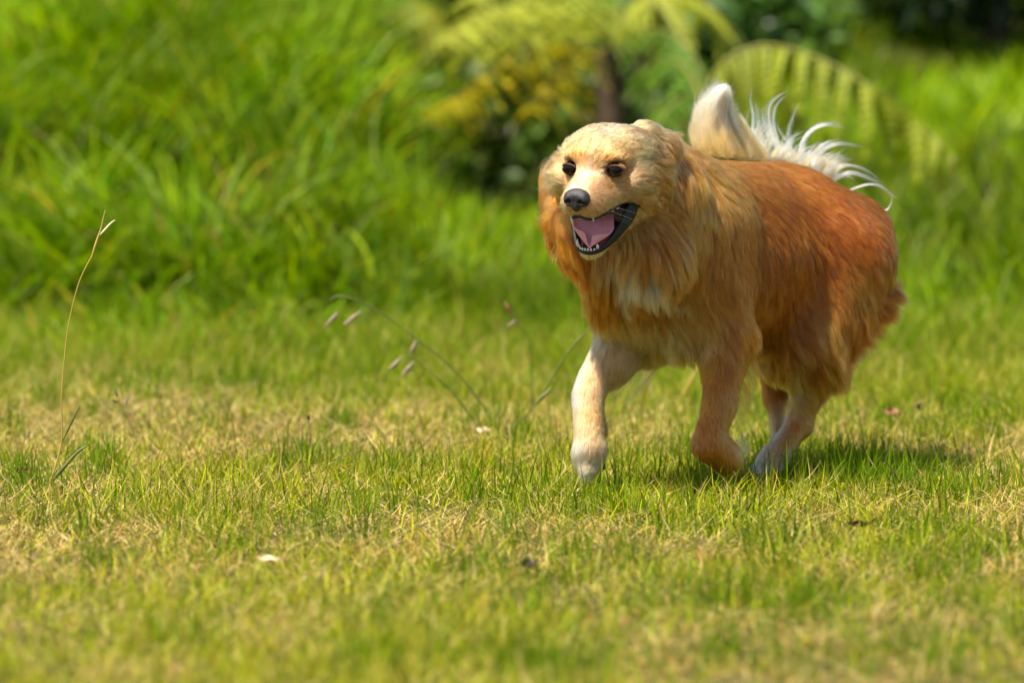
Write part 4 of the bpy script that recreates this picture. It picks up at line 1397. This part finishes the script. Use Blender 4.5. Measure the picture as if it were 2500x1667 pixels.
YEL = (.42, .34, .008); LIM = (.36, .39, .045); OLV = (.20, .22, .01); GRE = (.10, .20, .015)
FD = 16.4
b = P(1490, 330, FD); b[2] = float(bank(b[0], b[1]))
c0 = P(1490, 120, FD)
up = lambda *a: [P(*q) for q in a]
fern(b, 'yellow-green tree fern arching over the dark hollow above the head of the dog', c0[2] - b[2], [
    (up((1490, 125, FD), (1400, 108, FD - .2), (1280, 125, FD - .4), (1170, 195, FD - .6), (1100, 245, FD - .7), (1035, 268, FD - .8)), .17, YEL, .45, 16),
    (up((1490, 115, FD), (1420, 40, FD - .3), (1300, 5, FD - .6), (1180, 30, FD - .8), (1085, 95, FD - 1.0)), .25, LIM, .35, 17),
    (up((1492, 112, FD), (1450, 20, FD - .4), (1370, -40, FD - .9), (1250, -50, FD - 1.2), (1150, -10, FD - 1.4)), .25, LIM, .3, 16),
    (up((1495, 112, FD), (1540, 20, FD), (1620, -20, FD), (1720, 10, FD + .1), (1780, 90, FD + .1)), .23, LIM, .35, 15),
    (up((1495, 118, FD), (1560, 80, FD - .2), (1640, 85, FD - .4), (1700, 150, FD - .5), (1735, 230, FD - .6)), .15, GRE, .6, 10),
    (up((1488, 125, FD), (1420, 130, FD - .3), (1360, 180, FD - .6), (1320, 240, FD - .8), (1290, 262, FD - .9)), .13, YEL, .45, 18),
    (up((1492, 118, FD), (1510, 40, FD + .3), (1500, -60, FD + .7), (1480, -100, FD + 1.1), (1450, -60, FD + 1.5)), .22, GRE, .3, 14),
    (up((1492, 120, FD), (1440, 60, FD + .3), (1340, 40, FD + .7), (1240, 90, FD + 1.0), (1180, 170, FD + 1.2)), .20, OLV, .35, 14),
])
FD = 15.1
b = P(1720, 330, FD); b[2] = float(bank(b[0], b[1]))
c0 = P(1715, 260, FD)
fern(b, 'olive fern behind the tail of the dog, one broad frond arching right', max(.05, c0[2] - b[2]), [
    (up((1715, 262, FD), (1760, 160, FD), (1860, 112, FD), (1990, 140, FD - .1), (2130, 215, FD - .2), (2240, 300, FD - .2), (2335, 385, FD - .3)), .20, (.23, .27, .012), .95, 14),
    (up((1715, 262, FD), (1690, 190, FD + .1), (1650, 150, FD + .3), (1590, 160, FD + .5), (1540, 215, FD + .6)), .14, GRE, .6, 10),
    (up((1718, 262, FD), (1750, 190, FD + .3), (1830, 180, FD + .6), (1910, 230, FD + .9), (1960, 300, FD + 1.0)), .20, OLV, .7, 14),
    (up((1712, 265, FD), (1680, 240, FD - .3), (1640, 260, FD - .5), (1600, 320, FD - .7)), .14, GRE, .5, 18),
])
FD = 17.4
b = P(940, 120, FD); b[2] = float(bank(b[0], b[1]))
fern(b, 'dark fern half hidden in grass atop the bank, left of the yellow-green tree fern', .2, [
    (up((940, 60, FD), (900, 0, FD), (820, -30, FD), (740, 10, FD), (690, 60, FD)), .2, LIM, .4, 20),
    (up((940, 60, FD), (1000, 10, FD), (1060, 20, FD), (1100, 90, FD), (1110, 160, FD)), .2, OLV, .45, 20),
    (up((940, 60, FD), (960, -30, FD + .3), (980, -70, FD + .6), (960, -60, FD + 1)), .2, GRE, .3, 20),
])


def bush(x, y, rx, ry, h, n, lw, cols, label, group, name='bush'):
    z = float(bank(x, y))
    r = empty(name, (x, y, z))
    tag(r, label, 'bush', group)
    parts = []
    for i in range(9):
        a = 2 * math.pi * i / 9 + rng.random()
        e = np.array((x + math.cos(a) * rx * .6 * rng.random(), y + math.sin(a) * ry * .6, z + h * (.6 + .3 * rng.random())))
        parts.append(tube([(x, y, z - .1), (x + (e[0] - x) * .4, y + (e[1] - y) * .4, z + h * .35), e], [.03, .018, .005], 6, sub=3))
    V, Q, T = merge(parts)
    link('stem', mesh_np('stem', V, Q, T), M['dark'], r)
    cl = rng.normal(size=(26, 3)); cl = unit(cl) * (.35 + .65 * rng.random((26, 1))) * np.array((rx, ry, h * .5)) + np.array((x, y, z + h * .52))
    items = []
    for i in range(n):
        c = cl[rng.integers(26)]
        p = c + unit(rng.normal(size=3)) * (.1 + .9 * rng.random()) * min(rx, h) * .42
        if p[2] < z: continue
        d = unit(rng.normal(size=3) + np.array((0, 0, .2)))
        items.append((p, p + d * lw * (1.3 + rng.random()), lw * (.5 + .4 * rng.random()), rng.normal(size=3), np.array(cols[rng.integers(len(cols))]) * (.7 + .6 * rng.random()), .2))
    leaflets('foliage', items, 'leaf', r)
    return r


DK = [(.018, .045, .012), (.03, .07, .02), (.015, .035, .015), (.05, .09, .03)]
bush(1.58, 18.4, .50, .4, 1.0, 5200, .05, DK, 'dark leafy bush at the right end of the slope, top right behind the grass', None)
bush(.98, 20.6, .45, .4, .62, 3600, .05, DK, 'low dark bush high on the slope, left of the dark leafy one', None)
bush(.10, 17.5, .36, .35, .62, 3600, .05, [(.06, .12, .010), (.09, .17, .015), (.07, .08, .015)], 'shadowy brown-green bush in the hollow underneath the yellow-green fern', None)
bush(.66, 18.0, .4, .4, .50, 3600, .045, [(.06, .14, .02), (.10, .20, .03), (.05, .11, .02)], 'mid-green leafy bush between the two ferns', None)
bush(-.42, 18.6, .40, .4, .75, 3000, .05, DK[:2] + [(.06, .12, .02)], 'deep green bush at the top of the bank behind the dark fern', None)
for i, (x, y, rx, h) in enumerate([(-6.5, 24, 1.6, 3.4), (-3.6, 27, 1.5, 3.0), (4.2, 25, 1.5, 3.2), (7.0, 27, 1.8, 3.8)]):
    bush(x, y, rx, 1.2, h, 3000, .12, DK, ['tall dark bush far left beyond the bank', 'tall dark bush beyond the left part of the bank', 'tall dark bush beyond the right end of the slope', 'tallest dark bush far right beyond the slope'][i], None)


# ---- single stalks and seed heads standing in front of the bank
def stalk_at(name, cat, label, parts, group=None):
    """parts: (part name, path of (px, py, Y), radii, material)"""
    p0 = P(*parts[0][1][0])
    r = empty(name, (p0[0], p0[1], float(bank(p0[0], p0[1]))))
    tag(r, label, cat, group)
    for pn, path, rad, mt in parts:
        V, Q, T = tube([P(*q) for q in path], rad, 7, sub=8)
        if mt in ('seed',):
            V = V + (np.stack([noise(V[:, 0] * 700, V[:, 1] * 700, V[:, 2] * 700 + k) for k in range(3)], -1) - .5) * .0022
        link(pn, mesh_np(pn, V, Q, T), M[mt], r)
    return r


Y = 9.75
stalk_at('grass_stalk', 'grass stalk', 'tall thin golden grass stalk bending right with a split tip, alone at the left', [
    ('stem', [(122, 1178, Y), (150, 1080, Y), (150, 975, Y), (157, 880, Y), (168, 790, Y), (193, 690, Y), (226, 622, Y)], [.0016, .0014, .0012, .0012, .0011, .0010, .0011], 'stalk'),
    ('seed_head', [(226, 622, Y), (232, 602, Y), (240, 578, Y), (246, 560, Y), (252, 535, Y), (257, 513, Y)], [.0014, .0022, .0020, .0014, .0013, .0007], 'stalk'),
    ('husk', [(243, 575, Y), (255, 562, Y), (270, 546, Y), (281, 537, Y)], [.0012, .0018, .0016, .0005], 'husk'),
    ('leaf', [(151, 1080, Y), (165, 1050, Y), (180, 1020, Y), (197, 988, Y)], [.0010, .0022, .0018, .0003], 'stem'),
    ('seed_spike', [(128, 1172, Y), (150, 1148, Y), (178, 1115, Y), (196, 1098, Y), (212, 1088, Y)], [.0022, .0034, .0030, .0024, .0008], 'stem'),
])
Y = 10.6
stalk_at('seed_stalk', 'grass stalk', 'short stalk with two small dark seed spikes standing right of the golden stalk', [
    ('stem', [(352, 1150, Y), (335, 1080, Y), (318, 1035, Y), (295, 990, Y), (284, 962, Y)], [.0010] * 5, 'stem'),
    ('spikelet', [(288, 968, Y), (284, 958, Y), (281, 946, Y)], [.001, .0022, .0006], 'dark'),
    ('spikelet', [(288, 982, Y), (280, 978, Y), (272, 977, Y)], [.001, .0026, .001], 'dark'),
    ('spikelet', [(306, 994, Y), (309, 980, Y), (313, 966, Y)], [.001, .0026, .001], 'seed'),
], 'seed stalks in the lawn')
Y = 10.3
stalk_at('seed_stalk', 'grass stalk', 'tiny upright stalk with one dark round seed head in the middle of the lawn', [
    ('stem', [(757, 1105, Y), (757, 1060, Y), (755, 1025, Y)], [.0007, .0007, .0006], 'stem'),
    ('seed_head', [(755, 1026, Y), (753, 1018, Y), (756, 1012, Y)], [.0008, .0032, .001], 'dark'),
], 'seed stalks in the lawn')
Y = 11.0
stalk_at('leaning_stalk', 'grass stalk', 'long stalk leaning left from the lawn with grey seed spikes along its top', [
    ('stem', [(1258, 1120, Y), (1210, 1040, Y), (1160, 962, Y), (1095, 890, Y), (1020, 830, Y), (950, 778, Y), (880, 738, Y), (830, 722, Y), (803, 735, Y)], [0.0022, 0.0022, 0.0020, 0.0019, 0.0019, 0.0018, 0.0016, 0.0016, 0.0013], 'stem'),
    ('spikelet', [(1018, 828, Y), (1011, 845, Y), (1002, 862, Y)], [0.0015, 0.0045, 0.0023], 'seed'),
    ('spikelet', [(826, 762, Y), (814, 776, Y), (797, 794, Y)], [0.0015, 0.0045, 0.0023], 'seed'),
    ('spikelet', [(880, 760, Y), (862, 776, Y), (840, 794, Y)], [0.0015, 0.0045, 0.0023], 'seed'),
], 'leaning stalks left of the dog')
Y = 10.95
stalk_at('leaning_stalk', 'grass stalk', 'lower stalk leaning left beneath the longest one, with two grey spikes at its end', [
    ('stem', [(1205, 1085, Y), (1150, 1015, Y), (1105, 958, Y), (1060, 915, Y), (1010, 875, Y), (985, 868, Y)], [0.0025, 0.0025, 0.0022, 0.0019, 0.0016, 0.0013], 'stem'),
    ('spikelet', [(980, 872, Y), (966, 888, Y), (950, 902, Y)], [0.0015, 0.0048, 0.0024], 'seed'),
    ('spikelet', [(1010, 884, Y), (996, 900, Y), (984, 918, Y)], [0.0015, 0.0048, 0.0024], 'seed'),
], 'leaning stalks left of the dog')
Y = 10.75
stalk_at('leaning_stalk', 'grass stalk', 'straight pale stalk leaning right towards the chest of the dog', [
    ('stem', [(1195, 1105, Y), (1260, 1040, Y), (1310, 982, Y), (1360, 900, Y), (1410, 832, Y), (1472, 772, Y)], [0.0022, 0.0022, 0.0020, 0.0019, 0.0018, 0.0016], 'stem'),
    ('leaf', [(1305, 990, Y), (1325, 968, Y), (1350, 945, Y)], [0.0022, 0.0047, 0.0009], 'stem'),
], 'leaning stalks left of the dog')
Y = 11.2
stalk_at('leaning_stalk', 'grass stalk', 'faint thin stalk curving up left of the chest of the dog with a brown tip', [
    ('stem', [(1300, 1010, Y), (1297, 900, Y), (1290, 832, Y), (1265, 790, Y), (1242, 755, Y)], [0.0015] * 5, 'stem'),
    ('spikelet', [(1250, 768, Y), (1240, 752, Y), (1233, 738, Y)], [0.0015, 0.0039, 0.0015], 'dead'),
    ('spikelet', [(1258, 783, Y), (1250, 790, Y), (1240, 797, Y)], [0.0015, 0.0036, 0.0015], 'seed'),
], 'leaning stalks left of the dog')
Y = 11.4
stalk_at('straw_blade', 'grass blade', 'thick yellow straw blade leaning right behind the chest of the dog, between its front legs', [
    ('blade', [(1648, 1000, Y), (1675, 950, Y), (1700, 905, Y), (1715, 880, Y)], [.0022, .0030, .0028, .0020], 'stalk')])
Y = 8.75
stalk_at('straw_blade', 'grass blade', 'curved straw blade lying on the grass below the paws of the dog', [
    ('blade', [(1590, 1368, Y), (1650, 1372, Y + .02), (1700, 1390, Y + .01), (1745, 1420, Y)], [.0008, .0024, .0028, .0010], 'stalk')])
Y = 9.72
stalk_at('curly_blade', 'grass blade', 'pale wiry blade with a hooked tip standing in front of the folded front paw', [
    ('blade', [(1783, 1240, Y), (1791, 1190, Y), (1797, 1165, Y), (1790, 1150, Y), (1774, 1148, Y), (1766, 1138, Y), (1766, 1118, Y)], [.0007, .0009, .0009, .0008, .0007, .0006, .0004], 'husk')])
Y = 9.72
stalk_at('weed', 'weed', 'thin dark twiggy weed with tiny leaves leaning left, to the right of the paws', [
    ('stem', [(2230, 1232, Y), (2205, 1190, Y), (2180, 1150, Y), (2155, 1115, Y)], [.0012, .0011, .0010, .0006], 'dark'),
    ('twig', [(2205, 1190, Y), (2225, 1178, Y), (2245, 1160, Y), (2262, 1145, Y)], [.0008, .0007, .0006, .0004], 'dead')])


def flake(name, cat, label, px, py, Yd, L, Wd, az, tilt, m_, curl=.3, lift=.012):
    """a dead leaf or scrap with thickness, curled, lying on the grass"""
    p = P(px, py, Yd)
    p[2] = float(bank(p[0], p[1])) + lift if lift is not None else p[2]
    nu_, nv_ = 14, 7
    V = []
    for i in range(nu_):
        f = i / (nu_ - 1)
        w = Wd * (math.sin(math.pi * min(max(f * .94 + .03, 0), 1)) ** .7)
        for j in range(nv_):
            g = -1 + 2 * j / (nv_ - 1)
            V.append(((f - .5) * L, g * w * .5, curl * L * (abs(g) ** 2 * .25 + (f - .5) ** 2) + .003 * math.sin(9 * f + 4 * g)))
    V = np.array(V); B_ = V - (0, 0, .0008)
    q = [(i * nv_ + j, i * nv_ + j + 1, (i + 1) * nv_ + j + 1, (i + 1) * nv_ + j) for i in range(nu_ - 1) for j in range(nv_ - 1)]
    n0 = len(V)
    q += [(a + n0, d + n0, c + n0, b_ + n0) for a, b_, c, d in q]
    rot = np.array(Matrix.Rotation(R(az), 3, 'Z') @ Matrix.Rotation(R(tilt), 3, 'X'))
    V = np.vstack([V, B_]) @ rot.T + p
    o = link(name, mesh_np(name, V, np.array(q)), M[m_])
    return tag(o, label, cat, 'litter lying on the lawn')


flake('dead_leaf', 'leaf', 'curled pale leaf scrap on the lawn where the leaning stalks cross', 1183, 1082, 10.75, .036, .010, -35, 50, 'husk', .5, .02)
flake('dead_leaf', 'leaf', 'small whitish husk lying in the blurred foreground grass, lower left', 655, 1412, 8.55, .036, .010, -18, 35, 'husk', .1, .028)
flake('dead_leaf', 'leaf', 'reddish-brown dead leaf lying on the lawn to the right behind the dog', 2178, 1036, 11.0, .034, .014, -15, 55, 'dead', .5, .03)
flake('dead_leaf', 'leaf', 'dark dry leaf standing on edge at the right, beside the reddish-brown one', 2242, 1030, 11.1, .03, .016, 80, 70, 'dark', .4, .03)
flake('dead_leaf', 'leaf', 'dark brown curled leaf in the foreground grass, below the raised front paw', 1290, 1437, 8.45, .026, .016, 20, 30, 'dark', 1.0, .028)
flake('twig_scrap', 'twig', 'blackish bent twig scrap in the grass at the lower right', 2100, 1325, 9.0, .045, .007, 25, 30, 'dark', .5, .03)
flake('dead_leaf', 'leaf', 'small orange-tipped dry leaf at the left edge of the lawn', 50, 1105, 9.9, .035, .010, 60, 60, 'dead', .4, .03)
